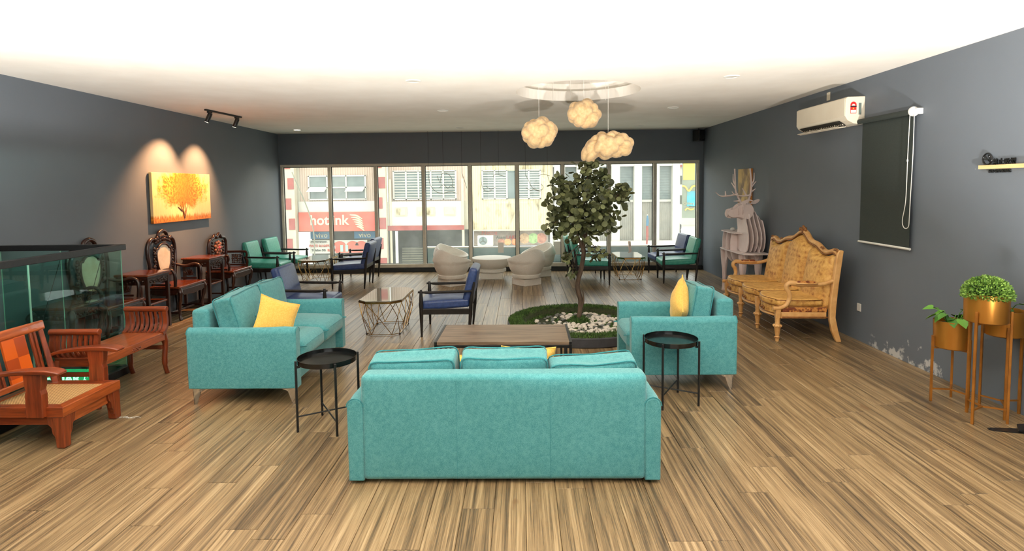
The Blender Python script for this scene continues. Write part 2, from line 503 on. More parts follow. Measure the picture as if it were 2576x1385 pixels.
# ceiling with a stepped round recess
cl = MB(); N = 32
for sg in (-1, 1):
    xe = XL if sg < 0 else XR
    arc = [(RCX + sg * RR * math.sin(PI * i / N), RCY - RR * math.cos(PI * i / N)) for i in range(N + 1)]
    poly = [(xe, YB), (RCX, YB)] + arc + [(RCX, YF), (xe, YF)]
    cl.add([(x, y, ZC) for x, y in poly], [tuple(range(len(poly)))])
cl.box(XL, XR, YB, YF, ZC + .34, ZC + .40)
Mr = T(RCX, RCY, 0)
cl.lathe([(RR, ZC), (RR, ZC + .13), (RR + .09, ZC + .13), (RR + .09, ZC + .24), (.001, ZC + .24)], 64, Mr, cap=False)
cme = bpy.data.meshes.new('ceiling'); cme.from_pydata(cl.v, [], cl.f); cme.materials.append(M_CEIL)
tag(obj('ceiling', cme), 'white painted ceiling with a round recess', kind='structure')

# window row
win = empty('window_1', (0, YF + .05, 0), kind='structure', label='row of nine fixed panes in pale aluminium frames')
BX = [WX0, -4.09, -3.10, -2.076, -1.084, -.079, .891, 1.875, 2.848, WX1]
def bar(name, x0, x1, z0, z1, d=.05): MB().box(x0, x1, -d, d, z0, z1).build(name, M_ALU, win, smooth=False, bevel=.006)
bar('frame_head', WX0, WX1, WZ1 - .055, WZ1); bar('frame_sill', WX0, WX1, WZ0 - .01, WZ0 + .07, .07)
bar('frame_jamb', WX0, WX0 + .055, WZ0 + .07, WZ1 - .055); bar('frame_jamb', WX1 - .055, WX1, WZ0 + .07, WZ1 - .055)
for x in BX[1:-1]: bar('mullion', x - .035, x + .035, WZ0 + .07, WZ1 - .055)
for a, b in zip(BX[:-1], BX[1:]):
    a2 = a + (.055 if a == WX0 else .035); b2 = b - (.055 if b == WX1 else .035)
    pn = MB().add([(a2, 0, WZ0 + .07), (b2, 0, WZ0 + .07), (b2, 0, WZ1 - .055), (a2, 0, WZ1 - .055)], [(0, 1, 2, 3)]).build('pane', M_PANE, win, smooth=False)
    g = MB()
    for (x0, x1, z0, z1) in ((a2, a2 + .012, WZ0 + .07, WZ1 - .055), (b2 - .012, b2, WZ0 + .07, WZ1 - .055), (a2 + .012, b2 - .012, WZ1 - .067, WZ1 - .055), (a2 + .012, b2 - .012, WZ0 + .07, WZ0 + .08)):
        g.box(x0, x1, -.012, .012, z0, z1)
    g.build('gasket', M_RUBBER, pn, smooth=False)
for nm, (x0, x1, z0, z1, y, ry) in {'far': (WX0, WX1, WZ0, WZ1, YF + .25, 0), 'back': (-1.6, 3.2, 1.0, 2.5, YB - .2, PI)}.items():
    l = bpy.data.lights.new('sky_portal', 'AREA'); l.shape = 'RECTANGLE'; l.size = x1 - x0; l.size_y = z1 - z0; l.cycles.is_portal = True
    o = bpy.data.objects.new('sky_portal', l); COL.objects.link(o); o.location = ((x0 + x1) / 2, y, (z0 + z1) / 2)
    o.rotation_euler = (PI / 2 if nm == 'back' else -PI / 2, 0, 0)
# ------------------------------------------------------------------ teal sofas (front = local +x)
def pillow_mb(w, h, t, seed=0, n=14, pinch=.10):
    m = MB(); vs = []; fs = []
    for sg in (1, -1):
        for i in range(n + 1):
            for j in range(n + 1):
                u, v = -1 + 2 * i / n, -1 + 2 * j / n
                e = max(0, (1 - u * u) * (1 - v * v)) ** .45
                x = u * w / 2 * (1 - pinch * (1 - v * v) * abs(u)); y = v * h / 2 * (1 - pinch * (1 - u * u) * abs(v))
                z = sg * t / 2 * e + noise.noise(Vector((u * 2 + seed, v * 2, seed))) * .012 * e
                vs.append((x, y, z))
    k = (n + 1) ** 2
    for s_ in (0, 1):
        for i in range(n):
            for j in range(n):
                q = (s_ * k + i * (n + 1) + j, s_ * k + (i + 1) * (n + 1) + j, s_ * k + (i + 1) * (n + 1) + j + 1, s_ * k + i * (n + 1) + j + 1)
                fs.append(q if s_ == 0 else q[::-1])
    m.add(vs, fs); return m


def arm_profile(w, h):   # rounded top upright, in (y, z)
    r = w * .5
    return [(-w / 2, 0), (w / 2, 0), (w / 2 * 1.02, h - r)] + [(r * 1.02 * math.cos(a), h - r + r * math.sin(a)) for a in [PI * i / 8 for i in range(1, 8)]] + [(-w / 2 * 1.02, h - r)]


def sofa(n, loc, rz, label, legs=True, lift=.14, drop=(0, 0, 0), seed=0):
    SW, AW, D = .565, .105, .92
    W = n * SW + 2 * AW; root = empty('sofa' if n > 1 else 'armchair', loc, rz, label, 'sofa' if n > 1 else 'armchair')
    z0 = lift
    # base box
    MB().rbox(D - .10, W - 2 * AW + .01, .22, .02, T(-.02, 0, z0 + .11)).build('base', M_TEAL, root)
    # backrest panel
    bk = MB(); bk.rbox(.15, W - 2 * AW + .035, .655, .035, T(-D / 2 + .075, 0, z0 + .3275), n=4)
    bo = bk.build('backrest', M_TEAL, root)
    for i in range(1, n):
        y = -(W - 2 * AW) / 2 + i * SW
        MB().tube([(-D / 2 - .0005, y, z0 + .015), (-D / 2 - .0005, y, z0 + .615), (-D / 2 + .012, y, z0 + .645), (-D / 2 + .04, y, z0 + .656)], .0016, 6).build('seam', M_TEALPIPE, bo)
    # arms
    for sg in (-1, 1):
        y = sg * (W / 2 - AW / 2)
        a = MB(); P = arm_profile(AW, .52); nseg = 8; vs = []; k = len(P)
        for i in range(nseg + 1):
            t = i / nseg; x = -D / 2 + D * t; dz = -.012 * math.sin(t * PI) ; e = .012 if i in (0, nseg) else 0
            sc = 1 - (.10 if i in (0, nseg) else 0)
            for (py, pz) in P: vs.append((x + (e if i == 0 else -e) * 0, y + py * sc, z0 + pz * (1 - (.018 if i in (0, nseg) else 0)) + (dz if pz > .3 else 0)))
        fs = [tuple(range(k))[::-1], tuple(nseg * k + q for q in range(k))]
        for i in range(nseg):
            for q in range(k): fs.append((i * k + q, i * k + (q + 1) % k, (i + 1) * k + (q + 1) % k, (i + 1) * k + q))
        a.add(vs, fs); ao = a.build('armrest', M_TEAL, root, bevel=.008)
        for xe in (-D / 2 + .004, D / 2 - .004):
            MB().tube([(xe, y + py * .97, z0 + pz * .985) for py, pz in P[2:]], .0035, 6).build('piping', M_TEALPIPE, ao)
    # seat cushions
    for i in range(n):
        y = -(W - 2 * AW) / 2 + (i + .5) * SW
        c = MB().rbox(D - .17, SW - .012, .17, .05, T(.10, y, z0 + .285), n=6, bulge=(.02, 0, .035), wob=.006, seed=seed + i, freq=5).build('seat_cushion', M_TEAL, root)
        e = [(.10 - (D - .17) / 2 + .03, y - SW / 2 + .02, z0 + .325), (.10 + (D - .17) / 2 - .02, y - SW / 2 + .012, z0 + .33), (.10 + (D - .17) / 2 + .002, y - SW / 2 + .04, z0 + .325), (.10 + (D - .17) / 2 + .012, y, z0 + .335),
             (.10 + (D - .17) / 2 + .002, y + SW / 2 - .04, z0 + .325), (.10 + (D - .17) / 2 - .02, y + SW / 2 - .012, z0 + .33), (.10 - (D - .17) / 2 + .03, y + SW / 2 - .02, z0 + .325)]
        MB().tube(smooth_path(e, 4), .004, 6).build('piping', M_TEALPIPE, c)
    # back cushions
    for i in range(n):
        y = -(W - 2 * AW) / 2 + (i + .5) * SW; rr = random.Random(seed * 10 + i)
        Mc = T(-D / 2 + .275 + rr.uniform(-.01, .02), y + rr.uniform(-.008, .008), z0 + .525 - drop[i] + rr.uniform(-.012, .012)) @ RX(rr.uniform(-.07, .07)) @ RY(-.16 + rr.uniform(-.05, .02)) @ RZ(rr.uniform(-.05, .05))
        h, w, t = .46, SW - .015, .17
        cb = MB().rbox(t, w, h, .035, None, n=7, bulge=(.035, -.012, -.02), wob=.012, seed=seed * 3 + i, freq=4)
        c = cb.build('back_cushion', M_TEAL, root, M=Mc)
        for sx in (-1, 1):
            pts = []
            for (a, b) in [(-.94, -.97), (-.5, -1), (0, -.985), (.5, -1), (.94, -.97), (.985, -.5), (.965, 0), (.985, .5), (.94, .97), (.5, 1), (0, .975), (-.5, 1), (-.94, .97), (-.985, .5), (-.965, 0), (-.985, -.5)]:
                p = Vector((sx * t * .47, a * w / 2 * 1.0, b * h / 2 * .985)); pts.append(p + noise.noise_vector(p * 4 + Vector(((seed * 3 + i) * 3.1, (seed * 3 + i) * 1.7, seed * 3 + i))) * .012)
            MB().tube(smooth_path(pts, 4, True), .005, 6, closed=True).build('piping', M_TEALPIPE, c)
        MB().sphere((t / 2 + .030, 0, -.02), .014, 10, 6, (.5, 1, 1)).build('button', M_TEALPIPE, c)
    if legs:
        for sx in (-1, 1):
            for sy in (-1, 1):
                l = MB(); cx, cy = sx * (D / 2 - .03), sy * (W / 2 - .03)
                # bent bracket: a thin V-shaped blade on the corner, tip on the floor
                tip = Vector((cx, cy, 0)); a = Vector((cx - sx * .13, cy, lift)); b = Vector((cx, cy - sy * .13, lift)); c = Vector((cx + sx * .005, cy + sy * .005, lift))
                a2 = Vector((cx - sx * .062, cy, lift - .03)); b2 = Vector((cx, cy - sy * .062, lift - .03)); t1 = Vector((cx - sx * .024, cy, 0)); t2 = Vector((cx, cy - sy * .024, 0))
                o1 = Vector((0, sy * -.006, 0)); o2 = Vector((sx * -.006, 0, 0))
                for P, o in (([tip, t1, a2, a, c], o1), ([tip, t2, b2, b, c], o2)):
                    l.add([p for p in P] + [p + o for p in P], [(0, 1, 2, 3, 4), (9, 8, 7, 6, 5)] + [(i, (i + 1) % 5, 5 + (i + 1) % 5, 5 + i) for i in range(5)])
                l.build('leg', M_CHROME, root, smooth=False)
    else:
        for sx in (-1, 1):
            for sy in (-1, 1): MB().lathe([(.025, 0), (.025, lift + .005)], 12, T(sx * (D / 2 - .12), sy * (W / 2 - .15), 0)).build('foot', M_BLACKMET, root)
    return root


sofa3 = sofa(3, (-.118, 3.39 + .46, 0), PI / 2, 'teal three-seat sofa with its back to the camera', legs=False, lift=.02, drop=(.072, .035, .038), seed=1)
sofa2 = sofa(2, (-2.80 + .46, 4.68 + .67, 0), 0, 'teal two-seat sofa on chrome legs with a yellow cushion in its corner', seed=2)
chair1 = sofa(1, (1.875 - .46, 4.97 + .3875, 0), PI, 'teal armchair on chrome legs behind the right black tray table', seed=6)


def throw_pillow(loc, rot, label, s=.42, t=.16, seed=0):
    o = pillow_mb(s, s, t, seed).build('throw_pillow', M_YELLOW, label=label, cat='cushion', group='yellow throw cushions on the teal seats')
    o.location = loc; o.rotation_euler = rot
    sm = MB().tube([(sx * s / 2 * 1.0 * (1 - .10 * (1 - v * v)), v * s / 2, 0) if ax == 0 else (v * s / 2, sx * s / 2 * (1 - .10 * (1 - v * v)), 0)
                    for (ax, sx, vs) in ((1, -1, (-1, -.6, -.2, .2, .6)), (0, 1, (-1, -.6, -.2, .2, .6)), (1, 1, (1, .6, .2, -.2, -.6)), (0, -1, (1, .6, .2, -.2, -.6))) for v in vs], .005, 6, closed=True)
    sm.build('seam_edge', M_YELLOW, o); return o


throw_pillow((-2.17, 4.99, .66), (PI / 2 - .30, .40, PI / 2 - .85), 'yellow cushion leaning in the two-seat sofa', .36, .15, 1)
throw_pillow((1.46, 5.30, .69), (PI / 2 - .12, .78, -PI / 2 - .25), 'yellow cushion standing on its corner in the armchair', .40, .17, 2)
throw_pillow((-.42, 3.97, .46), (PI / 2 + .12, 0, .05), 'yellow cushion glimpsed low between the left two back cushions', .38, .13, 3)
throw_pillow((.03, 3.97, .505), (PI / 2 + .15, .06, .1), 'yellow cushion rising between the right two back cushions', .38, .13, 4)


# ------------------------------------------------------------------ wooden coffee table with black frame
ct = empty('coffee_table', (-.17, 5.395, 0), -.012, 'low coffee table with a grey wood top and black metal frame', 'table')
tw, td, th = 1.235, .655, .42
MB().box(-tw / 2 + .024, tw / 2 - .024, -td / 2 + .004, td / 2 - .004, th - .030, th).build('tabletop', M_TABLEWOOD, ct, smooth=False, bevel=.002)
for sx in (-1, 1):
    x = sx * (tw / 2 - .0125)
    MB().box(x - .0125, x + .0125, -td / 2, td / 2, th - .025, th + .001).build('end_rail', M_BLACKMET, ct, smooth=False, bevel=.002)
    for sy in (-1, 1):
        y = sy * (td / 2 - .0125); MB().box(x - .0125, x + .0125, y - .0125, y + .0125, 0, th - .025).build('leg', M_BLACKMET, ct, smooth=False, bevel=.002)
    MB().box(x - .0125, x + .0125, -td / 2 + .025, td / 2 - .025, .0, .025).build('floor_rail', M_BLACKMET, ct, smooth=False, bevel=.002)
    x2 = sx * (tw / 2 - .06)
    for sy in (-1, 1):
        y = sy * (td / 2 - .0125); MB().box(x2 - .010, x2 + .010, y - .010, y + .010, 0, th - .055).build('inner_leg', M_BLACKMET, ct, smooth=False, bevel=.002)
for sy in (-1, 1):
    y = sy * (td / 2 - .0125); MB().box(-tw / 2 + .025, tw / 2 - .025, y - .0125, y + .0125, th - .055, th - .031).build('long_rail', M_BLACKMET, ct, smooth=False, bevel=.002)
MB().box(-.30, .30, -.16, .16, 0, .006).build('floor_box_cover', M_BLACKMET, smooth=False, bevel=.002, label='dark metal floor box cover beyond the coffee table', cat='floor cover').matrix_world = T(.62, 6.02, .0005) @ Matrix.Diagonal((.5, .5, 1, 1))


# ------------------------------------------------------------------ black tray tables
def tray_table(loc, a0, label):
    R, H = .218, .54; root = empty('tray_table', loc, 0, label, 'table', 'black round tray tables')
    MB().lathe([(R - .004, H - .038), (R, H - .034), (R, H), (R - .004, H), (R - .006, H - .028), (.001, H - .028)], 56, cap=False).build('tray', M_TRAYBLACK, root)
    MB().lathe([(R - .004, H - .038), (.001, H - .038)], 56, cap=False).build('tray_underside', M_BLACKMET, root)
    for k in range(4):
        a = a0 + k * PI / 2; x, y = math.cos(a) * (R + .012), math.sin(a) * (R + .012)
        l = MB().box(-.008, .008, -.008, .008, 0, H - .004, T(x, y, 0) @ RZ(a)).build('leg', M_BLACKMET, root, smooth=False, bevel=.002)
        MB().box(-.03, -.008, -.006, .006, H - .058, H - .040, T(x, y, 0) @ RZ(a)).build('bracket', M_BLACKMET, l, smooth=False)
    for k in range(2):
        a = a0 + k * PI / 2; c, s = math.cos(a) * (R + .006), math.sin(a) * (R + .006)
        MB().tube([(-c, -s, .105 + k * .012), (c, s, .105 + k * .012)], .006, 8).build('cross_bar', M_BLACKMET, root)
    MB().sphere((0, 0, .113), .008, 8, 6).build('cross_screw', M_CHROME, root)
    return root


tray_table((-1.478, 4.27, 0), math.radians(-58), 'black round tray table between the two-seat sofa and the three-seat sofa')
tray_table((1.235, 4.735, 0), math.radians(-30), 'black round tray table in front of the teal armchair')


# ------------------------------------------------------------------ lounge chairs (front = local +x)
def lounge_chair(M_LEA, name='lounge_chair'):
    root = empty(name)
    for sy in (-1, 1):
        y = sy * .325
        MB().lathe([(.012, 0), (.024, .30), (.024, .45), (.017, .555), (.012, .575)], 12, T(.30, y, 0)).build('front_leg', M_BLACKWOOD, root)
        MB().tube([(-.27, y, 0), (-.295, y, .28), (-.305, y, .45), (-.345, y, .665)], [.012, .023, .022, .013], 12).build('rear_post', M_BLACKWOOD, root)
        MB().tube(smooth_path([(.335, y, .548), (.20, y, .542), (-.05, y, .548), (-.335, y, .556)], 4), [.017] * 3 + [.024] * 8 + [.017] * 2, 10, flat=.75).build('armrest', M_BLACKWOOD, root)
        MB().box(-.30, .30, y - .012, y + .012, .275, .345).build('side_rail', M_BLACKWOOD, root, smooth=False, bevel=.004)
    MB().box(.285, .31, -.32, .32, .275, .335).build('front_rail', M_BLACKWOOD, root, smooth=False, bevel=.004)
    MB().box(-.305, -.283, -.32, .32, .36, .425).build('back_rail', M_BLACKWOOD, root, smooth=False, bevel=.004)
    MB().tube([(-.335, -.325, .635), (-.35, 0, .64), (-.335, .325, .635)], .012, 10).build('top_rail', M_BLACKWOOD, root)
    MB().rbox(.62, .585, .105, .03, T(.03, 0, .388) @ RY(.055), n=5, bulge=(0, 0, .018)).build('seat_cushion', M_LEA, root)
    MB().rbox(.10, .575, .47, .035, T(-.285, 0, .595) @ RY(-.24), n=5, bulge=(.022, 0, 0)).build('back_cushion', M_LEA, root)
    return root


bl = lounge_chair(M_BLUELEA); tl = lounge_chair(M_TEALLEA)
def place(src, first, loc, rz, label):
    o = src if first else copy_tree(src)
    o.location = loc; o.rotation_euler = (0, 0, rz); tag(o, label, 'chair', 'wooden lounge chairs with leather cushions'); return o


place(bl, True, (-.915, 7.185, 0), PI, 'blue lounge chair just behind the wooden coffee table')
place(bl, False, (-2.74, 7.33, 0), .02, 'blue lounge chair behind the two-seat teal sofa')
place(bl, False, (-3.11, 10.55, 0), PI + .03, 'blue lounge chair nearer the camera of the far left window pair')
place(bl, False, (-3.21, 11.36, 0), PI - .02, 'blue lounge chair closest to the glass of the far left window pair')
place(bl, False, (2.95, 11.58, 0), PI + .05, 'blue lounge chair beside the window behind a teal one')
place(tl, True, (-4.83, 10.85, 0), .04, 'teal lounge chair next to the dark carved chair')
place(tl, False, (-4.80, 11.62, 0), -.02, 'teal lounge chair in the far left corner by the window')
place(tl, False, (1.30, 10.77, 0), 0, 'teal lounge chair partly hidden by the tree trunk')
place(tl, False, (1.24, 11.52, 0), .03, 'teal lounge chair behind the one hidden by the tree')
place(tl, False, (2.93, 10.85, 0), PI - .06, 'teal lounge chair at the right corner near the deer shelf')


# ------------------------------------------------------------------ gold wire tables with smoked glass tops
ROD = MB().lathe([(1, 0), (1, 1)], 7).mesh('rod', M_GOLD)
M_SMOKE = NT('smoked_table_glass'); M_SMOKE.p(Base_Color=S(120, 112, 100), Roughness=.04, Metallic=.0); M_SMOKE.b.inputs['Specular IOR Level'].default_value = .9
M_SMOKE.b.inputs['Transmission Weight'].default_value = .35; M_SMOKE = M_SMOKE.m


def wire_table(label=None):
    root = empty('wire_table', label=label, cat='table')
    w, l, H = .52, .98, .445

    def ring(hw, hl, cut, z):
        P = [(-hw, -hl + cut), (-hw + cut, -hl), (hw - cut, -hl), (hw, -hl + cut), (hw, hl - cut), (hw - cut, hl), (-hw + cut, hl), (-hw, hl - cut)]
        return [Vector((x, y, z)) for x, y in P]

    top = ring(w / 2, l / 2, .11, H)
    MB().prism([(p.x, p.y) for p in top], H - .002, H + .008, 'z').build('glass_top', M_SMOKE, root, smooth=False, bevel=.002)
    band = MB()
    for i in range(8):
        a, b = top[i], top[(i + 1) % 8]; d = (b - a).normalized(); nn = Vector((d.y, -d.x, 0)) * .006
        band.add([a - nn + Vector((0, 0, -.024)), b - nn + Vector((0, 0, -.024)), b + nn + Vector((0, 0, -.024)), a + nn + Vector((0, 0, -.024)), a - nn + Vector((0, 0, -.002)), b - nn + Vector((0, 0, -.002)), b + nn + Vector((0, 0, -.002)), a + nn + Vector((0, 0, -.002))],
                 [(0, 3, 2, 1), (4, 5, 6, 7), (0, 1, 5, 4), (1, 2, 6, 5), (2, 3, 7, 6), (3, 0, 4, 7)])
    band.build('rim_band', M_GOLD, root, smooth=False)

    def sub(R):                                   # 12 points: long sides divided in three
        o = []
        for i in range(8):
            a, b = R[i], R[(i + 1) % 8]; o.append(a)
            if i in (3, 7): o += [a.lerp(b, 1 / 3), a.lerp(b, 2 / 3)]
        return o

    up_ = [p + Vector((0, 0, -.024)) for p in sub(top)]; bot = sub(ring(.205, .345, .08, .012)); mid = sub(ring(w / 2 + .015, l / 2 - .02, .12, .245)); n = len(up_)
    mids = [(mid[i] + mid[(i + 1) % n]) / 2 for i in range(n)]
    for i in range(n):
        for a, b in ((up_[i], mids[i]), (up_[(i + 1) % n], mids[i]), (bot[i], mids[i]), (bot[(i + 1) % n], mids[i])): obj('rod', ROD, root, rodM(a, b, .0042))
        obj('base_rod', ROD, root, rodM(bot[i], bot[(i + 1) % n], .0045))
    for i in (0, 3, 6, 9):
        k = [0, 3, 6, 9].index(i); p = [bot[0], bot[3], bot[6], bot[9]][k]
        MB().lathe([(.012, 0), (.014, .004), (.008, .012)], 10, T(p.x, p.y, 0)).build('foot', M_BLACKMET, root)
    return root


wt = wire_table('gold wire table with smoked glass top between the two near blue chairs'); wt.location = (-1.72, 7.28, 0); tag(wt, group='gold wire tables')
copy_tree(wt, None, (-4.00, 11.22, 0), .02, label='gold wire table with glass top in the far left corner by the window')
copy_tree(wt, None, (2.09, 11.28, 0), -.01, label='gold wire table with glass top by the window right of the tree')


# ------------------------------------------------------------------ white sculpted tub chairs and round table
def tub_chair(label, loc, rz):
    root = empty('tub_chair', loc, rz, label, 'chair', 'white moulded tub chairs by the window')
    MB().box(-.195, .195, -.195, .195, 0, .125).build('plinth', M_PLASTER, root, smooth=False, bevel=.006)
    MB().lathe([(.17, .125), (.255, .135), (.262, .145), (.262, .195), (.25, .205)], 40).build('turntable_ring', M_PLASTER, root)
    n, m = 48, 14; vs = []; fs = []; cz, rx, rz_ = .43, .335, .335
    def rad(z): return rx * math.sqrt(max(.02, 1 - ((z - cz) / rz_) ** 2)) + (.02 if z > cz else 0)
    for k in range(n):
        a = 2 * PI * k / n; fr = .5 + .5 * math.cos(a)     # 1 at the front (+x)
        top = .665 - .235 * fr ** .8; z0 = .205
        col = []
        for i in range(m + 1):
            z = z0 + (top - z0) * i / m; col.append((rad(z), z))
        rt_ = rad(top); col += [(rt_ - .012, top + .009), (rt_ - .028, top + .010), (rt_ - .044, top + .002)]
        for i in range(1, 7):
            t = i / 6; z = top - (top - .36) * t; col.append((max(.02, (rad(z) - .055) * (1 - .25 * t * t)), z))
        col.append((.12, .345)); col.append((.001, .34))
        vs += [(r * math.cos(a), r * math.sin(a), z) for r, z in col]; L = len(col)
    for k in range(n):
        for i in range(L - 1): fs.append((k * L + i, ((k + 1) % n) * L + i, ((k + 1) % n) * L + i + 1, k * L + i + 1))
    MB().add(vs, fs).build('shell', M_PLASTER, root, ang=70)
    return root


tc = tub_chair('white tub chair left of the round table, nearer the camera', (-1.29, 10.60, 0), .75)
copy_tree(tc, None, (-1.42, 11.52, 0), -.35, label='white tub chair left of the round table, against the glass')
copy_tree(tc, None, (.09, 10.59, 0), PI - .9, label='white tub chair right of the round table, nearer the camera')
copy_tree(tc, None, (.34, 11.60, 0), PI + .45, label='white tub chair right of the round table, against the glass')
rtb = empty('round_table', (-.59, 11.38, 0), 0, 'white moulded round table between the tub chairs', 'table')
MB().box(-.215, .215, -.215, .215, 0, .125).build('plinth', M_PLASTER, rtb, smooth=False, bevel=.006)
MB().lathe([(.17, .125), (.275, .132), (.285, .142), (.285, .19), (.27, .2)], 48).build('turntable_ring', M_PLASTER, rtb)
MB().lathe([(.24, .2), (.29, .225), (.345, .29), (.385, .37), (.395, .40), (.39, .41), (.001, .412)], 56, cap=False).build('bowl_top', M_PLASTER, rtb)
# ------------------------------------------------------------------ glass balustrade round the stair void
bal = empty('glass_balustrade', (-3.93, 5.57, 0), 0, 'frameless green-tinted glass balustrade with black handrail at the stairwell', 'balustrade')
YS = [0, -1.07, -2.14, -3.21, -4.3]
for a, b in zip(YS[:-1], YS[1:]):
    p = MB().box(-.004, .004, b + .004, a - .004, .05, 1.225).build('pane', M_GREENGLASS, bal, smooth=False)
    for y in (a - .004, b + .004): MB().box(-.0045, .0045, y - .0006, y + .0006, .05, 1.225).build('pane_edge', M_GLASSEDGE, p, smooth=False)
for a, b in ((-.012, -.60), (-.61, -1.20)):
    p = MB().box(b, a, -.004, .004, .05, 1.225).build('pane', M_GREENGLASS, bal, smooth=False)
    MB().box(b - .001, b + .001, -.0045, .0045, .05, 1.225).build('pane_edge', M_GLASSEDGE, p, smooth=False)
MB().box(-.032, .032, -4.3, .032, 1.225, 1.28).build('handrail', M_BLACKMET, bal, smooth=False, bevel=.004)
MB().box(-1.2, -.034, -.032, .032, 1.225, 1.28).build('handrail', M_BLACKMET, bal, smooth=False, bevel=.004)
MB().box(-.03, .03, -4.3, .03, 0, .075).build('base_channel', M_BLACKMET, bal, smooth=False, bevel=.003)
MB().box(-1.2, -.032, -.03, .03, 0, .075).build('base_channel', M_BLACKMET, bal, smooth=False, bevel=.003)
# green exit sign hanging in the stairwell
M_EXITG = emit_mat('exit_green', S(20, 150, 90), 1.2); M_EXITW = emit_mat('exit_white', S(235, 255, 240), 1.3)
ex = empty('exit_sign', (-4.29, 5.25, -.02), 0, 'lit green exit sign hanging low in the stairwell behind the red chair', 'sign')
MB().box(-.27, .27, -.02, .02, 0, .155).build('light_box', M_EXITG, ex, smooth=False, bevel=.004)
obj('lettering', text_mesh('KELUAR', .115, .001, M_EXITW, bold=.004), ex, T(-.06, -.022, .036) @ FACE_CAM)
fig = MB(); fig.sphere((.20, -.022, .127), .012, 10, 6, (1, .2, 1))
for a, b in (((.20, .11), (.19, .07)), ((.19, .07), (.215, .05)), ((.215, .05), (.21, .025)), ((.19, .07), (.165, .045)), ((.165, .045), (.145, .045)), ((.20, .105), (.225, .09)), ((.198, .105), (.172, .10))):
    fig.tube([(a[0], -.022, a[1]), (b[0], -.022, b[1])], .008, 6, flat=.3)
fig.build('running_figure', M_EXITW, ex)
for x in (-.2, .2): MB().tube([(x, 0, .155), (x, 0, .60), (x, .29, 1.22)], .003, 6).build('hanger_wire', M_BLACKMET, ex)


# ------------------------------------------------------------------ red teak planter's armchair (front = local +x)
def cane_mat():
    t = NT('woven_cane'); v = t.vec('Object', (1, 1, 1))
    def wv(r):
        mp = t.n('ShaderNodeMapping', i={0: v}); mp.inputs['Rotation'].default_value = (0, 0, r)
        w = t.n('ShaderNodeTexWave', i={0: mp.outputs[0], 'Scale': 38.0}); return w.outputs['Fac']
    f = t.math('MULTIPLY', wv(PI / 4), wv(-PI / 4))
    t.p(Base_Color=t.ramp(f, [(.06, S(140, 98, 54)), (.25, S(226, 184, 122)), (.8, S(244, 210, 154))]), Roughness=.5); t.bump(f, .4, .003); return t.m


M_CANE = cane_mat()
M_INLAY = NT('inlaid_splat'); _c = M_INLAY.n('ShaderNodeTexChecker', i={0: M_INLAY.vec('Object', (7, 7, 7)), 1: S(206, 92, 26), 2: S(160, 66, 26), 'Scale': 1.0}); M_INLAY.p(Base_Color=_c.outputs[0], Roughness=.3); M_INLAY = M_INLAY.m
rc = empty('teak_armchair', (-3.53, 4.17, 0), 0, 'red teak low armchair with a woven cane seat at the left edge', 'chair')
W2, zt, zb = .29, .30, .228
for sy in (-1, 1):
    MB().prism([(-.30, sy * W2), (.32, sy * W2), (.245, sy * (W2 - .07)), (-.24, sy * (W2 - .07))], zb, zt, 'z').build('seat_rail', M_REDWOOD, rc, smooth=False, bevel=.004)
MB().prism([(.32, -W2), (.32, W2), (.245, W2 - .07), (.245, -W2 + .07)], zb, zt, 'z').build('seat_rail', M_REDWOODY, rc, smooth=False, bevel=.004)
MB().prism([(-.30, -W2), (-.30, W2), (-.24, W2 - .07), (-.24, -W2 + .07)], zb, zt, 'z').build('seat_rail', M_REDWOODY, rc, smooth=False, bevel=.004)
MB().box(-.245, .25, -W2 + .065, W2 - .065, zt - .022, zt - .008).build('cane_seat', M_CANE, rc, smooth=False)
for sx in (-1, 1):
    for sy in (-1, 1):
        xo = .315 if sx > 0 else -.29; yo = sy * (W2 - .004); lg_ = MB(); vs = []
        for z, w_ in ((0, .050), (.012, .060), (.12, .066), (zb, .078)):
            i_ = .006 if z == 0 else 0
            vs += [(xo - sx * i_, yo - sy * i_, z), (xo - sx * w_, yo - sy * i_, z), (xo - sx * w_, yo - sy * w_, z), (xo - sx * i_, yo - sy * w_, z)]
        fs = [(0, 1, 2, 3), (12, 13, 14, 15)] + [(k * 4 + j, k * 4 + (j + 1) % 4, k * 4 + 4 + (j + 1) % 4, k * 4 + 4 + j) for k in range(3) for j in range(4)]
        lo_ = lg_.add(vs, fs).build('leg', M_REDWOODV, rc, smooth=False, bevel=.004)
        wing = [(.058, zb), (.058, .05), (.066, .052), (.072, .085), (.088, .108), (.094, .15), (.115, .172), (.124, zb)]
        for ax in (0, 1):
            if ax == 0: MB().prism([(xo - sx * d, z) for d, z in wing], *sorted((yo - sy * .006, yo - sy * .04)), 'y').build('leg_bracket', M_REDWOODV, lo_, smooth=False, bevel=.003)
            else: MB().prism([(yo - sy * d, z) for d, z in wing], *sorted((xo - sx * .006, xo - sx * .04)), 'x').build('leg_bracket', M_REDWOODV, lo_, smooth=False, bevel=.003)
MB().box(.262, .292, -.18, .18, .150, .226).build('front_apron', M_REDWOODY, rc, smooth=False, bevel=.004)
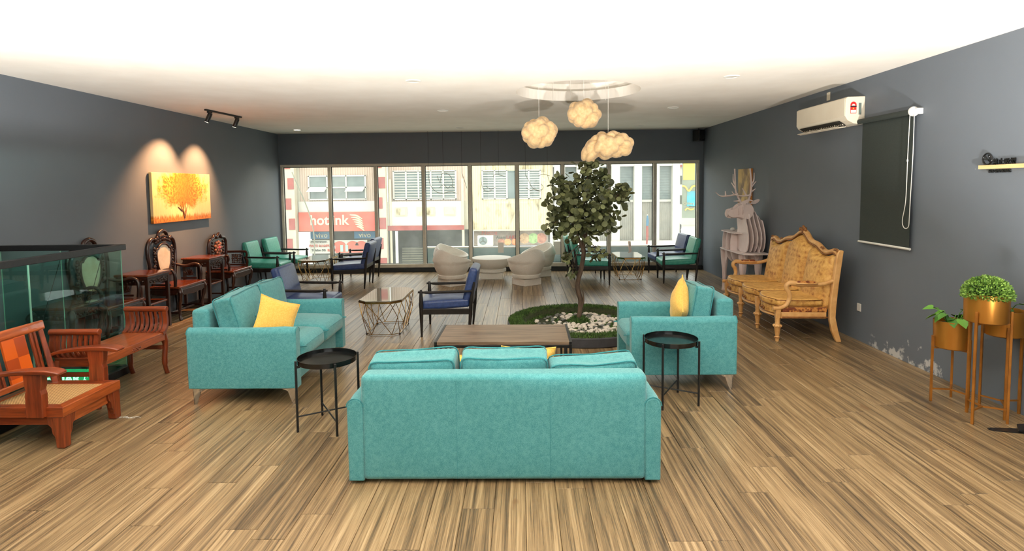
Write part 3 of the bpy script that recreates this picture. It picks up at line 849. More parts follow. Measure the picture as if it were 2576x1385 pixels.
for sy in (-1, 1):
    y = sy * (W2 + .005)
    MB().box(-.24, .22, sy * (W2 - .04) - .012, sy * (W2 - .04) + .012, .165, .227).build('side_apron', M_REDWOOD, rc, smooth=False, bevel=.004)
    # arm post: tall block with a waisted head
    pp = [(.085, .235), (.205, .235), (.205, .40), (.197, .43), (.205, .455), (.212, .545), (.078, .545), (.085, .455), (.093, .43), (.085, .40)]
    MB().prism(pp, y - .028, y + .028, 'y').build('arm_post', M_REDWOODV, rc, smooth=False, bevel=.006)
    # broad swept arm board
    top = [(-.275, .505), (-.15, .545), (0, .567), (.15, .578), (.25, .577), (.315, .566), (.345, .552)]
    bot = [(.335, .537), (.30, .535), (.25, .543), (.15, .543), (0, .535), (-.15, .515), (-.275, .477)]
    a = MB(); hw = [.022, .028, .036, .045, .052, .050, .042]
    vs = []
    for (x, z), w in zip(top, hw): vs += [(x, y - w, z), (x, y + w, z)]
    for (x, z), w in zip(reversed(bot), hw): vs += [(x, y - w * .92, z), (x, y + w * .92, z)]
    fs = []
    for i in range(6):
        t0, b0 = i * 2, 14 + i * 2
        fs += [(t0, t0 + 1, t0 + 3, t0 + 2), (b0, b0 + 2, b0 + 3, b0 + 1), (t0, t0 + 2, b0 + 2, b0), (t0 + 1, b0 + 1, b0 + 3, t0 + 3)]
    fs += [(0, 14, 15, 1), (12, 13, 27, 26)]
    a.add(vs, fs).build('armrest', M_REDWOOD, rc, ang=30, bevel=.008)
    MB().tube([(-.17, sy * (W2 - .03), .24), (-.215, sy * (W2 - .03), .46), (-.285, sy * (W2 - .03), .765)], [.030, .028, .022], 4, flat=1.0).build('back_post', M_REDWOODV, rc, smooth=False, bevel=.006)
MB().rbox(.045, 2 * W2 + .005, .075, .014, T(-.283, 0, .75) @ RY(-.2)).build('top_rail', M_REDWOODY, rc)
MB().rbox(.034, 2 * W2 - .06, .045, .01, T(-.195, 0, .375) @ RY(-.2)).build('lower_back_rail', M_REDWOODY, rc)
MB().box(-.01, .01, -.10, .10, -.175, .175, T(-.238, 0, .56) @ RY(-.2)).build('back_splat', M_INLAY, rc, smooth=False, bevel=.003)
for y in (-.19, -.155, .155, .19): MB().box(-.009, .009, y - .010, y + .010, -.175, .175, T(-.238, 0, .56) @ RY(-.2)).build('back_slat', M_REDWOODV, rc, smooth=False, bevel=.003)
for k in range(7):
    a = random.Random(k); th = MB().tube(smooth_path([(-.06 + k * .018, a.uniform(-.008, .008), .003), (-.03 + k * .02, a.uniform(-.02, .02), .004), (.0 + k * .022, a.uniform(-.02, .02), .003)], 4), .0016, 5)
    if k == 0: allth = MB()
    allth.add(th.v, th.f)
o = allth.build('loose_threads', pm('white_thread', S(225, 222, 214), rough=.9), label='tuft of pale loose threads on the floor beside the red chair leg', cat='threads'); o.location = (-3.17, 4.43, .001)

# ------------------------------------------------------------------ red teak scroll-end bench
bn = empty('scroll_bench', (-3.69, 5.085, 0), 0, 'red teak backless bench with slatted scroll ends beside the glass balustrade', 'bench')
MB().box(-.185, .185, -.40, .40, .400, .425).build('seat_board', M_REDWOODY, bn, smooth=False, bevel=.006)
for sx in (-1, 1):
    ap = MB().box(sx * .185 - .011, sx * .185 + .011, -.44, .44, .345, .424).build('seat_rail', M_REDWOODY, bn, smooth=False, bevel=.006)
    cv = MB()
    for k in range(9): cv.sphere((sx * .197, -.05 + k * .0125, .372 + .012 * math.sin(k * 1.9)), .010, 8, 5, (.5, 1.1, .8))
    cv.build('carved_motif', M_REDWOODV, ap)
for sy in (-1, 1):
    prof = [(.385, .418), (.43, .44), (.458, .49), (.462, .55), (.452, .60), (.450, .645)]
    P = smooth_path([(0, sy * y, z) for y, z in prof], 4)
    for k in range(9):
        x = -.185 + .37 * k / 8; w = .020 if k in (0, 8) else .0115
        sl = MB(); vs = []; n = len(P)
        for i, p in enumerate(P):
            d = (P[min(i + 1, n - 1)] - P[max(i - 1, 0)]).normalized(); nn = Vector((0, d.z, -d.y)) * (.014 if k in (0, 8) else .009)
            for (a, b) in ((-1, -1), (1, -1), (1, 1), (-1, 1)): vs.append((x + a * w, p.y + nn.y * b, p.z + nn.z * b))
        fs = [(0, 1, 2, 3)] + [(4 * (n - 1) + 3, 4 * (n - 1) + 2, 4 * (n - 1) + 1, 4 * (n - 1))]
        for i in range(n - 1):
            for q in range(4): fs.append((4 * i + q, 4 * i + 4 + q, 4 * i + 4 + (q + 1) % 4, 4 * i + (q + 1) % 4))
        sl.add(vs, fs).build('end_stile' if k in (0, 8) else 'end_slat', M_REDWOODV, bn, ang=30)
    MB().tube([(-.208, sy * .452, .645), (.208, sy * .452, .645)], .027, 16).build('scroll_roll', M_REDWOOD, bn, bevel=.004)
    MB().box(-.185, .185, sy * .435 - .014, sy * .435 + .014, .35, .425).build('end_rail', M_REDWOOD, bn, smooth=False, bevel=.005)
    MB().box(-.17, .17, sy * .41 - .010, sy * .41 + .010, .255, .295).build('stretcher', M_REDWOOD, bn, smooth=False, bevel=.005)
    for sx in (-1, 1):
        x = sx * .172; MB().tube(smooth_path([(x, sy * .43, .40), (x + sx * .006, sy * .447, .30), (x, sy * .437, .18), (x, sy * .437, .09), (x, sy * .455, .03), (x, sy * .468, .0)], 4), [.030] * 4 + [.026] * 8 + [.021] * 6 + [.022] * 3, 8).build('leg', M_REDWOODV, bn, ang=50)


# ------------------------------------------------------------------ carved rosewood chairs and tea tables along the left wall (front = local +x)
def carve(m, pts, r, seed, k=.7):
    q = random.Random(seed)
    for (x, y, z) in pts: m.sphere((x, y, z), r * q.uniform(.75, 1.25), 7, 5, (k, 1, 1))


def cab_leg(x, y, sx, sy, h=.44):
    return MB().tube(smooth_path([(x, y, h), (x + sx * .025, y + sy * .022, h - .055), (x + sx * .012, y + sy * .012, h - .16), (x - sx * .01, y - sy * .006, h * .35), (x - sx * .004, y, .06), (x + sx * .014, y + sy * .01, 0)], 4), [.034] * 5 + [.030] * 4 + [.022] * 4 + [.018] * 4 + [.02, .022, .024, .02], 8)


def carved_chair_base(root, W=.66, D=.46, H=.48):
    MB().rbox(D, W, .032, .01, T(0, 0, H - .016)).build('seat', M_DARKTOP, root)
    MB().rbox(D - .03, W - .03, .03, .008, T(0, 0, H - .047)).build('seat_moulding', M_DARKWOOD, root)
    # scalloped front apron, rolling outwards
    lower = [(-W / 2 + .02, .30), (-W / 2 + .06, .365), (-W / 2 + .10, .35), (-.08, .345), (0, .335), (.08, .345), (W / 2 - .10, .35), (W / 2 - .06, .365), (W / 2 - .02, .30)]
    MB().prism(sp2(lower, 3, False) + [(W / 2 - .005, .43), (-W / 2 + .005, .43)], D / 2 - .04, D / 2 + .005, 'x').build('front_apron', M_DARKWOOD, root, bevel=.014, seg=3)
    for sy in (-1, 1):
        MB().prism([(-D / 2 + .03, .43), (D / 2 - .03, .43), (D / 2 - .06, .365), (0, .345), (-D / 2 + .06, .365)], sy * (W / 2 - .02) - .012, sy * (W / 2 - .02) + .012, 'y').build('side_apron', M_DARKWOOD, root, smooth=False, bevel=.005)
        for sx in (-1, 1): cab_leg(sx * (D / 2 - .035), sy * (W / 2 - .045), sx, sy).build('leg', M_DARKWOOD, root, ang=60)
        MB().box(-D / 2 + .05, D / 2 - .05, sy * (W / 2 - .045) - .010, sy * (W / 2 - .045) + .010, .095, .12).build('stretcher', M_DARKWOOD, root, smooth=False, bevel=.003)
    MB().box(-.012, .012, -W / 2 + .05, W / 2 - .05, .095, .12, T(.06, 0, 0)).build('stretcher', M_DARKWOOD, root, smooth=False, bevel=.003)


def marble_chair(loc, label):
    root = empty('marble_back_armchair', loc, 0, label, 'chair', 'carved rosewood armchairs with marble backs'); carved_chair_base(root); xb = -.185
    for sy in (-1, 1):
        MB().tube(smooth_path([(xb, sy * .25, .47), (xb - .005, sy * .265, .60), (xb - .012, sy * .30, .80), (xb - .02, sy * .315, .95), (xb - .022, sy * .285, 1.07), (xb - .022, sy * .215, 1.125), (xb - .022, sy * .165, 1.10)], 5), [.024] * 20 + [.028] * 11, 10).build('back_post', M_DARKWOOD, root, ang=60)
        MB().tube(smooth_path([(xb, sy * .285, .715), (-.06, sy * .315, .685), (.06, sy * .325, .715), (.145, sy * .325, .69), (.168, sy * .32, .60), (.16, sy * .315, .48)], 5), .021, 10).build('armrest', M_DARKWOOD, root, ang=60)
        pn = MB().box(-.13, .10, sy * .318 - .006, sy * .318 + .006, .49, .515).build('arm_panel', M_DARKWOOD, root, smooth=False)
        lf = MB()
        for k in range(9):
            a = PI * (.08 + .84 * k / 8); L = .07 + .03 * math.sin(a)
            lf.tube([(-.01 + .01 * math.cos(a), sy * .318, .54), (-.01 + L * .6 * math.cos(a), sy * (.318 + .012), .54 + L * .7 * math.sin(a)), (-.01 + L * math.cos(a), sy * .318, .54 + L * math.sin(a) * 1.15)], [.006, .013, .003], 6, flat=.6)
        lf.build('leaf_carving', M_DARKWOOD, pn)
    # marble shield with a scalloped top, framed
    sh = sp2([(-.06, .63), (-.13, .74), (-.155, .86), (-.15, .965), (-.115, .975), (-.10, 1.0), (-.05, 1.03), (0, 1.035), (.05, 1.03), (.10, 1.0), (.115, .975), (.15, .965), (.155, .86), (.13, .74), (.06, .63)], 3)
    MB().prism(sh, xb - .008, xb + .010, 'x').build('marble_panel', M_MARBLE, root, smooth=False)
    MB().tube([(xb + .008, y * 1.06, .835 + (z - .835) * 1.05) for y, z in sh], .016, 8, closed=True).build('panel_frame', M_DARKWOOD, root, ang=60)
    cr = MB(); q = random.Random(5)
    carve(cr, [(xb + .005, y, 1.07 + .045 * math.cos(y * 9) + dz) for y in [-.16, -.12, -.08, -.04, 0, .04, .08, .12, .16] for dz in (0, .04)], .026, 5)
    for sy in (-1, 1):
        sc_ = MB(); carve(sc_, [(xb + .005, sy * (.20 + .012 * math.sin(k * 2)), .70 + .036 * k) for k in range(9)], .024, 8); sc_.build('side_carving', M_DARKWOOD, root, ang=60)
        cr.tube(smooth_path([(xb, sy * .02, 1.12), (xb, sy * .07, 1.16), (xb, sy * .12, 1.15), (xb, sy * .14, 1.11), (xb, sy * .11, 1.10)], 4), .016, 7)
    cr.tube(smooth_path([(xb, -.10, 1.16), (xb, -.075, 1.205), (xb, 0, 1.235), (xb, .075, 1.205), (xb, .10, 1.16)], 4), .026, 9)
    cr.build('crest_carving', M_DARKWOOD, root, ang=60)
    MB().tube([(xb, -.24, .60), (xb, 0, .585), (xb, .24, .60)], .018, 8).build('back_rail', M_DARKWOOD, root)
    return root


def rosette_chair(loc, label):
    root = empty('rosette_armchair', loc, 0, label, 'chair'); carved_chair_base(root); xb = -.185
    for sy in (-1, 1):
        MB().tube(smooth_path([(xb, sy * .24, .47), (xb, sy * .265, .66), (xb, sy * .275, .80), (xb, sy * .265, .93), (xb, sy * .225, .985)], 5), .026, 8).build('back_post', M_DARKWOOD, root, ang=60)
        pts = [(xb, sy * .30, .73), (.10, sy * .315, .73), (.145, sy * .315, .71), (.15, sy * .315, .66), (.132, sy * .315, .62), (.158, sy * .315, .57), (.15, sy * .315, .48)]
        MB().tube(smooth_path(pts, 4), .020, 6).build('armrest', M_DARKWOOD, root, ang=50)
        c = MB(); carve(c, [(-.10 + .03 * i, sy * .315, .545 + .032 * j) for i in range(6) for j in range(5)], .018, 11, .8); c.build('arm_carving', M_DARKWOOD, root, ang=60)
        MB().box(-.16, .13, sy * .315 - .010, sy * .315 + .010, .49, .515).build('arm_panel_rail', M_DARKWOOD, root, smooth=False)
    MB().tube(smooth_path([(xb, -.225, .985), (xb, -.15, 1.0), (xb, -.09, 1.045), (xb, -.03, 1.01), (xb, .05, 1.065), (xb, .11, 1.01), (xb, .17, 1.0), (xb, .225, .985)], 5), .028, 8).build('crest_rail', M_DARKWOOD, root, ang=60)
    MB().box(xb - .012, xb + .002, -.21, .21, .60, .985).build('back_panel', M_DARKWOOD, root, smooth=False)
    fl_ = MB()
    for r, n_, x in ((.045, 6, .020), (.095, 9, .012)):
        for k in range(n_):
            a = 2 * PI * k / n_; fl_.sphere((xb + x, r * math.cos(a), .83 + r * math.sin(a)), .030, 9, 6, (.6, 1, 1))
    fl_.build('flower_carving', pm('gilt_brown_carving', S(120, 70, 48), S(176, 118, 92), 30, rough=.3), root, ang=60)
    rs = MB(); rs.sphere((xb + .028, 0, .83), .034, 10, 6, (.6, 1, 1))
    for k in range(5): rs.sphere((xb + .022, .034 * math.cos(k * 1.256), .83 + .034 * math.sin(k * 1.256)), .022, 8, 5, (.6, 1, 1))
    rs.build('red_rosette', pm('red_lacquer', S(190, 60, 70), S(214, 100, 96), 40, rough=.3), root, label='pinkish red carved rose at the centre of the back')
    c = MB(); carve(c, [(xb + .008, y, z) for y in (-.17, .17) for z in (.68, .73, .78, .83, .88, .93)] + [(xb + .008, y, .70) for y in (-.12, -.06, 0, .06, .12)], .022, 3); c.build('border_carving', M_DARKWOOD, root, ang=60)
    return root


def tea_table(loc, label, D=.44, W=.48, H=.75, curvy=False):
    root = empty('tea_table', loc, 0, label, 'table', 'carved rosewood tea tables along the left wall')
    MB().rbox(D, W, .03, .009, T(0, 0, H - .015)).build('tabletop', M_DARKTOP if not curvy else M_DARKTOP, root)
    MB().rbox(D - .035, W - .035, .03, .006, T(0, 0, H - .045)).build('top_moulding', M_DARKWOOD, root)
    for sx in (-1, 1):
        MB().box(sx * (D / 2 - .03) - .009, sx * (D / 2 - .03) + .009, -W / 2 + .05, W / 2 - .05, H - .135, H - .06).build('apron', M_DARKWOOD, root, smooth=False)
        c = MB(); carve(c, [(sx * (D / 2 - .018), -W / 2 + .08 + i * (W - .16) / 9, H - .098 + .014 * math.sin(i * 2.1)) for i in range(10)], .018, 4); c.build('apron_carving', M_DARKWOOD, root, ang=60)
    for sy in (-1, 1):
        MB().box(-D / 2 + .05, D / 2 - .05, sy * (W / 2 - .03) - .009, sy * (W / 2 - .03) + .009, H - .135, H - .06).build('apron', M_DARKWOOD, root, smooth=False)
        c = MB(); carve(c, [(-D / 2 + .08 + i * (D - .16) / 7, sy * (W / 2 - .02), H - .098 + .014 * math.sin(i * 2.1)) for i in range(8)], .016, 4, 1); c.build('apron_carving', M_DARKWOOD, root, ang=60)
        for sx in (-1, 1):
            if curvy: cab_leg(sx * (D / 2 - .035), sy * (W / 2 - .035), sx * 1.6, sy * 1.6, H - .06).build('leg', M_DARKWOOD, root, ang=60)
            else: MB().box(sx * (D / 2 - .035) - .02, sx * (D / 2 - .035) + .02, sy * (W / 2 - .035) - .02, sy * (W / 2 - .035) + .02, 0, H - .06).build('leg', M_DARKWOOD, root, smooth=False, bevel=.004)
    if not curvy:
        MB().box(-D / 2 + .03, D / 2 - .03, -W / 2 + .03, W / 2 - .03, H * .46, H * .46 + .022).build('lower_shelf', M_DARKTOP, root, smooth=False, bevel=.003)
        MB().box(-D / 2 + .05, D / 2 - .05, -W / 2 + .05, W / 2 - .05, .07, .09).build('foot_rail', M_DARKWOOD, root, smooth=False, bevel=.003)
    return root


XA = -4.935
tea_table((-4.88, 6.05, 0), 'carved tea table with curved legs seen through the balustrade glass', .44, .46, .60, True)
marble_chair((XA, 6.72, 0), 'carved dark armchair with a marble back seen through the balustrade glass')
tea_table((-4.90, 7.33, 0), 'carved dark tea table between the two marble-backed chairs')
marble_chair((XA, 8.12, 0), 'carved dark armchair with a marble back directly below the painting')
tea_table((-4.925, 8.80, 0), 'carved dark tea table left of the chair with the red rose', .44, .46, .78)
rosette_chair((XA, 9.60, 0), 'carved dark armchair with a red rose on its back')

# ------------------------------------------------------------------ painting on the left wall
def painting_mat():
    t = NT('autumn_tree_painting')
    sep = t.n('ShaderNodeSeparateXYZ', i={0: t.n('ShaderNodeTexCoord').outputs['Object']}); y, z = sep.outputs[1], sep.outputs[2]
    v = t.vec('Object')
    n1 = t.noise(v, 9, 5, .65); n2 = t.noise(v, 34, 3, .6); n3 = t.noise(t.vec('Object', (1, 9, 1.2)), 5, 3)
    # crown: wide blob above the trunk
    dy = t.math('DIVIDE', y, .70); dz = t.math('DIVIDE', t.math('SUBTRACT', z, .13), .33)
    d = t.math('SQRT', t.math('ADD', t.math('MULTIPLY', dy, dy), t.math('MULTIPLY', dz, dz)))
    d = t.math('ADD', d, t.math('MULTIPLY', t.math('SUBTRACT', n1, .5), 1.1))
    crown = t.ramp(d, [(.72, (1, 1, 1)), (1.02, (0, 0, 0))])
    sky = t.mix(n3, S(236, 214, 168), S(228, 190, 116))
    leaf = t.mix(t.ramp(n2, [(.42, (0, 0, 0)), (.58, (1, 1, 1))]), S(198, 108, 20), S(236, 182, 76))
    inner = t.ramp(t.math('ABSOLUTE', dy), [(.15, (1, 1, 1)), (.62, (0, 0, 0))])
    leaf = t.mix(t.math('MULTIPLY', inner, .8), leaf, S(188, 96, 18))
    c = t.mix(crown, sky, leaf)
    gz = t.math('ADD', t.math('SUBTRACT', -.24, z), t.math('MULTIPLY', t.math('SUBTRACT', t.noise(t.vec('Object', (1, 26, 3)), 2, 3), .5), .22))
    grass = t.ramp(t.math('MULTIPLY', gz, 14), [(.2, (0, 0, 0)), (.8, (1, 1, 1))])
    gc = t.mix(t.ramp(t.noise(t.vec('Object', (1, 40, 10)), 2, 3), [(.4, (0, 0, 0)), (.6, (1, 1, 1))]), S(150, 82, 16), S(222, 142, 44))
    t.p(Base_Color=t.mix(grass, c, gc), Roughness=.55); t.bump(n2, .3, .002); return t.m


pt = empty('painting', (XL + .032, 8.68, 1.70), 0, 'canvas painting of a golden orange tree on the left wall', 'painting')
MB().box(-.020, .020, -.745, .745, -.36, .36).build('canvas', painting_mat(), pt, smooth=False, bevel=.003)
MB().box(-.032, -.0205, -.72, .72, -.335, .335).build('stretcher_frame', M_BLACKWOOD, pt, smooth=False)
M_BARK = pm('painted_brown_stroke', S(92, 62, 40), S(140, 104, 74), 30, rough=.6)
for a in ([(.02, -.01, -.30), (.02, -.05, -.2), (.02, -.10, -.12)], [(.02, 0, -.31), (.02, -.025, -.18), (.02, -.04, -.07)], [(.02, .0, -.31), (.02, .02, -.2), (.02, .03, -.06)], [(.02, .01, -.30), (.02, .06, -.17), (.02, .10, -.08)], [(.02, -.06, -.20), (.02, -.14, -.155), (.02, -.17, -.14)]):
    MB().tube(smooth_path(a, 4), [.012 - .001 * i for i in range(9)], 6, flat=.999).build('trunk_stroke', M_BARK, pt, M=T(.0, 0, 0) @ Matrix.Diagonal((1, 1, 1, 1)))
# ------------------------------------------------------------------ gilded three-seat settee on the right wall (front = local +x)
def damask():
    t = NT('gold_damask_velvet'); v = t.vec('Object')
    vo = t.n('ShaderNodeTexVoronoi', feature='SMOOTH_F1', i={'Scale': 16.0, 'Randomness': .45}); t.link(v, vo.inputs['Vector'])
    n = t.noise(v, 30, 4, .6, .7); n2 = t.noise(v, 5, 3)
    f = t.math('ADD', t.math('MULTIPLY', vo.outputs['Distance'], .55), t.math('ADD', t.math('MULTIPLY', n, .55), t.math('MULTIPLY', n2, .15)))
    t.p(Base_Color=t.ramp(f, [(.30, S(140, 88, 34)), (.44, S(188, 132, 62)), (.60, S(218, 168, 90)), (.8, S(236, 194, 116))]), Roughness=.55)
    t.bump(f, .25, .004); return t.m


M_DAM = damask(); M_DAMD = pm('brown_damask_panel', S(116, 52, 20), S(204, 138, 66), 24, rough=.55, lo=.46, hi=.54)
M_GILT = pm('cream_gilt_wood', S(226, 178, 116), S(206, 152, 88), 10, rough=.38)
M_GILTD = pm('antique_gilding', S(120, 74, 32), S(164, 108, 56), 30, rough=.35, metal=.3)
gs = empty('gilt_settee', (3.275, 7.50, 0), PI - .05, 'gilt carved three-seat settee with gold damask cushions on the right wall', 'sofa')
HL = .96
def crest(y):
    a = abs(y) / HL
    return 1.03 + .15 * (.5 + .5 * math.cos(min(1, a / .62) * PI)) + .022 * math.cos(a * 13) - .05 * max(0, a - .9) * 10 * .6
def leanx(z): return -.245 - .17 * (z - .40)
# upholstered back in three channels
for i in range(3):
    y0, y1 = -HL + .045 + i * (2 * HL - .09) / 3, -HL + .045 + (i + 1) * (2 * HL - .09) / 3; m = MB(); n = 12; k = 14; vs = []; fs = []
    for s_ in (0, 1):
        for a in range(n + 1):
            u = a / n; y = y0 + (y1 - y0) * u
            for b in range(k + 1):
                z = .36 + (crest(y) - .055 - .36) * b / k
                bul = .105 * (max(0, 1 - (2 * u - 1) ** 2)) ** .5 * (max(0, 1 - (2 * b / k - 1) ** 6)) ** .5
                vs.append((leanx(z) + (bul if s_ == 0 else -.03), y, z))
    q = (n + 1) * (k + 1)
    for s_ in (0, 1):
        for a in range(n):
            for b in range(k):
                f = (s_ * q + a * (k + 1) + b, s_ * q + (a + 1) * (k + 1) + b, s_ * q + (a + 1) * (k + 1) + b + 1, s_ * q + a * (k + 1) + b + 1); fs.append(f)
    for a in range(n):
        for b in (0, k): fs.append((a * (k + 1) + b, (a + 1) * (k + 1) + b, q + (a + 1) * (k + 1) + b, q + a * (k + 1) + b))
    for a in (0, n):
        for b in range(k): fs.append((a * (k + 1) + b, a * (k + 1) + b + 1, q + a * (k + 1) + b + 1, q + a * (k + 1) + b))
    m.add(vs, fs).build('back_cushion', M_DAM, gs, ang=60)
ys = [-HL + 2 * HL * i / 48 for i in range(49)]
MB().tube([(leanx(crest(y)) - .005, y, crest(y) - .012) for y in ys], .034, 10, flat=.9).build('crest_rail', M_GILT, gs, ang=60)
MB().tube([(leanx(crest(y)) + .024, y, crest(y) - .035) for y in ys], .009, 8).build('crest_bead', M_GILTD, gs, ang=60)
oc = MB(); q = random.Random(3)
for k in range(16):
    a = q.uniform(0, 2 * PI); r = q.uniform(.01, .075); oc.sphere((leanx(1.2) + .015, r * 1.25 * math.cos(a), crest(0) + .005 + r * .55 * math.sin(a)), q.uniform(.016, .028), 8, 5, (.8, 1, 1))
oc.tube(smooth_path([(leanx(1.2), -.13, 1.12), (leanx(1.2), -.09, 1.175), (leanx(1.2), -.03, 1.20), (leanx(1.2), -.05, 1.235)], 4), .014, 7); oc.tube(smooth_path([(leanx(1.2), .13, 1.12), (leanx(1.2), .09, 1.175), (leanx(1.2), .03, 1.20), (leanx(1.2), .05, 1.235)], 4), .014, 7)
oc.build('crest_ornament', M_GILTD, gs, ang=60)
for sy in (-1, 1):
    for yy in (.60, .93):
        o2 = MB(); carve(o2, [(leanx(1.06) + .02, sy * (yy + .012 * k - .03), crest(yy) + .008 + .008 * math.sin(k * 2)) for k in range(6)], .015, 2); o2.build('shell_ornament', M_GILTD, gs, ang=60)
    y = sy * HL
    st = [(-.40, 1.045), (-.345, 1.05), (-.325, 1.0), (-.285, .62), (-.262, .40), (-.262, .26), (-.29, .12), (-.345, 0), (-.40, 0), (-.365, .12), (-.33, .28), (-.335, .42), (-.355, .65), (-.392, .98)]
    MB().prism(st, y - .026, y + .026, 'y').build('rear_stile', M_GILT, gs, smooth=False, bevel=.010, seg=2)
    MB().rbox(.50, .034, .075, .008, T(.02, y, .305)).build('side_rail', M_GILT, gs)
    MB().tube([(-.24, y + sy * .018, .283), (.26, y + sy * .018, .283)], .010, 8).build('side_bead', M_GILTD, gs)
    MB().box(-.235, .255, y - .015, y + .015, .343, .395).build('side_upholstery', M_DAMD, gs, smooth=False, bevel=.006)
    # arm
    ap = smooth_path([(-.315, y, .705), (-.20, y, .665), (-.08, y, .655), (.06, y, .66), (.16, y, .675), (.205, y, .655), (.212, y, .615), (.185, y, .57), (.175, y, .50), (.215, y, .42), (.29, y, .385), (.36, y, .385)], 5)
    ar = MB().tube(ap, [.024] * 14 + [.030] * 8 + [.026] * 18 + [.024] * 16, 10).build('armrest', M_GILT, gs, ang=60)
    MB().rbox(.20, .062, .035, .016, T(.0, y, .682), n=4).build('arm_pad', M_DAMD, ar)
    MB().tube([(-.11, y - .035, .672), (.0, y - .042, .672), (.11, y - .035, .676), (.13, y, .678), (.11, y + .035, .676), (0, y + .042, .672), (-.11, y + .035, .672), (-.13, y, .67)], .009, 8, closed=True).build('pad_frame', M_GILT, ar, ang=60)
    MB().sphere((.175, y, .655), .020, 10, 7).build('arm_scroll', M_GILTD, ar)
# seats: three bow-fronted bays
LEG = [(.016, 0), (.021, .012), (.020, .028), (.028, .040), (.031, .048), (.028, .056), (.021, .062), (.026, .10), (.033, .155), (.040, .168), (.046, .182), (.040, .196), (.028, .202), (.030, .212), (.025, .220), (.028, .232), (.028, .275)]
for y in (-HL + .01, -HL / 3, HL / 3, HL - .01):
    l = MB().lathe(LEG, 16, T(.30, y, 0)).build('front_leg', M_GILT, gs, ang=50)
    MB().lathe([(.0322, .044), (.0335, .048), (.0322, .052)], 16, T(.30, y, 0)).build('leg_ring', M_GILTD, l)
    c = MB(); carve(c, [(.30 + .040 * math.cos(k * PI / 4), y + .040 * math.sin(k * PI / 4), .182) for k in range(8)], .014, 1, 1); c.build('leg_collar', M_GILT, l, ang=60)
    MB().rbox(.055, .055, .13, .006, T(.30, y, .335)).build('leg_block', M_GILT, gs)
bayW = 2 * HL / 3
def bow(y0, y1, d, x0=-.25, fx=.27, n=10): return [(x0, y0), (fx, y0)] + [(fx + d * math.sin(PI * i / n), y0 + (y1 - y0) * i / n) for i in range(1, n)] + [(fx, y1), (x0, y1)]
for i in range(3):
    y0, y1 = -HL + i * bayW + .026, -HL + (i + 1) * bayW - .026
    MB().prism(bow(y0, y1, .075), .30, .395, 'z').build('seat_base', M_DAM, gs, bevel=.012)
    fr = bow(y0, y1, .085); P = [(x, y, .29) for x, y in fr[1:-1]]
    MB().tube(P, .016, 8).build('front_rail', M_GILT, gs, ang=60)
    MB().tube([(x + .012, y, .31) for x, y, _ in P], .006, 6).build('front_bead', M_GILTD, gs, ang=60)
    ym = (y0 + y1) / 2; mo = MB(); carve(mo, [(.355, ym + dy, .335 + dz) for dy, dz in ((0, 0), (-.02, .008), (.02, .008), (-.035, .0), (.035, 0), (0, -.015))], .014, 6); mo.build('rail_ornament', M_GILTD, gs, ang=60)
    cu = MB().prism(bow(y0 + .004, y1 - .004, .085, -.215, .285, 14), .396, .485, 'z').build('seat_cushion', M_DAM, gs, bevel=.034, seg=4)
    ring = bow(y0 + .012, y1 - .012, .085, -.205, .278, 14)
    for z in (.405, .472): MB().tube(smooth_path([(x * .995, y, z) for x, y in ring], 2, True), .005, 6, closed=True).build('piping', M_GILTD, cu, ang=60)

# ------------------------------------------------------------------ slatted deer shelf by the right wall
M_DEER = pm('pale_pink_mdf', S(240, 226, 222), S(232, 214, 210), 4, rough=.6)
dr = empty('deer_shelf', (3.61, 9.40, 0), .0, 'pale pink slotted deer-shaped shelf with antlers against the right wall', 'shelf')
rib = [(-.19, .80), (-.175, .97), (-.13, 1.015), (.13, 1.015), (.17, .95), (.18, .72), (.12, .55), (0, .49), (-.12, .54), (-.175, .66)]
for dy, s_ in ((.47, .90), (.25, 1.0), (.02, 1.04)):
    MB().prism(sp2([(x * s_, .72 + (z - .72) * (s_ if z < .72 else 1)) for x, z in rib], 3), dy - .008, dy + .008, 'y').build('body_rib', M_DEER, dr, smooth=False)
MB().prism(sp2([(-.20, -.16), (-.205, .2), (-.18, .50), (0, .53), (.17, .50), (.19, .2), (.185, -.16)], 3), 1.015, 1.031, 'z').build('top_shelf', M_DEER, dr, smooth=False)
MB().prism(sp2([(-.21, -.45), (-.215, 0), (-.20, .50), (0, .55), (.18, .50), (.205, 0), (.21, -.50), (.1, -.55), (-.1, -.55)], 3), .715, .731, 'z').build('middle_shelf', M_DEER, dr, smooth=False)
for x in (.10,): MB().prism(sp2([(-.40, .74), (-.30, .56), (-.1, .50), (.2, .50), (.42, .56), (.52, .74), (.50, .98), (.3, 1.015), (-.1, 1.015), (-.3, .9)], 3), x - .008, x + .008, 'x').build('side_profile', M_DEER, dr, smooth=False)
for x, top, fr_ in ((-.085, 1.43, .0), (-.02, 1.46, .02), (.045, 1.43, .03), (.11, 1.37, .02), (.17, 1.29, 0)):
    pl = sp2([(-.10, .735), (.02, .80), (.05, .95), (0, 1.08), (.03, 1.2), (.05, top - .06), (-.02, top), (-.14, top + .01), (-.24, top - .05), (-.33, 1.22), (-.42 - fr_, 1.05), (-.44 - fr_, .9), (-.38, .76), (-.28, .735)], 3)
    MB().prism(pl, x - .008, x + .008, 'x').build('chest_rib', M_DEER, dr, smooth=False)
hd = [(-.355, 1.295), (-.37, 1.35), (-.34, 1.41), (-.26, 1.43), (-.19, 1.49), (-.08, 1.52), (.02, 1.50), (.06, 1.38), (.0, 1.24), (-.10, 1.24), (-.18, 1.27), (-.29, 1.265)]
for dy in (-.13, -.20, -.27): MB().prism(sp2(hd if dy == -.20 else [(x * .93, 1.36 + (z - 1.36) * .8) for x, z in hd], 3), dy - .008, dy + .008, 'y').build('head_plate', M_DEER, dr, smooth=False)
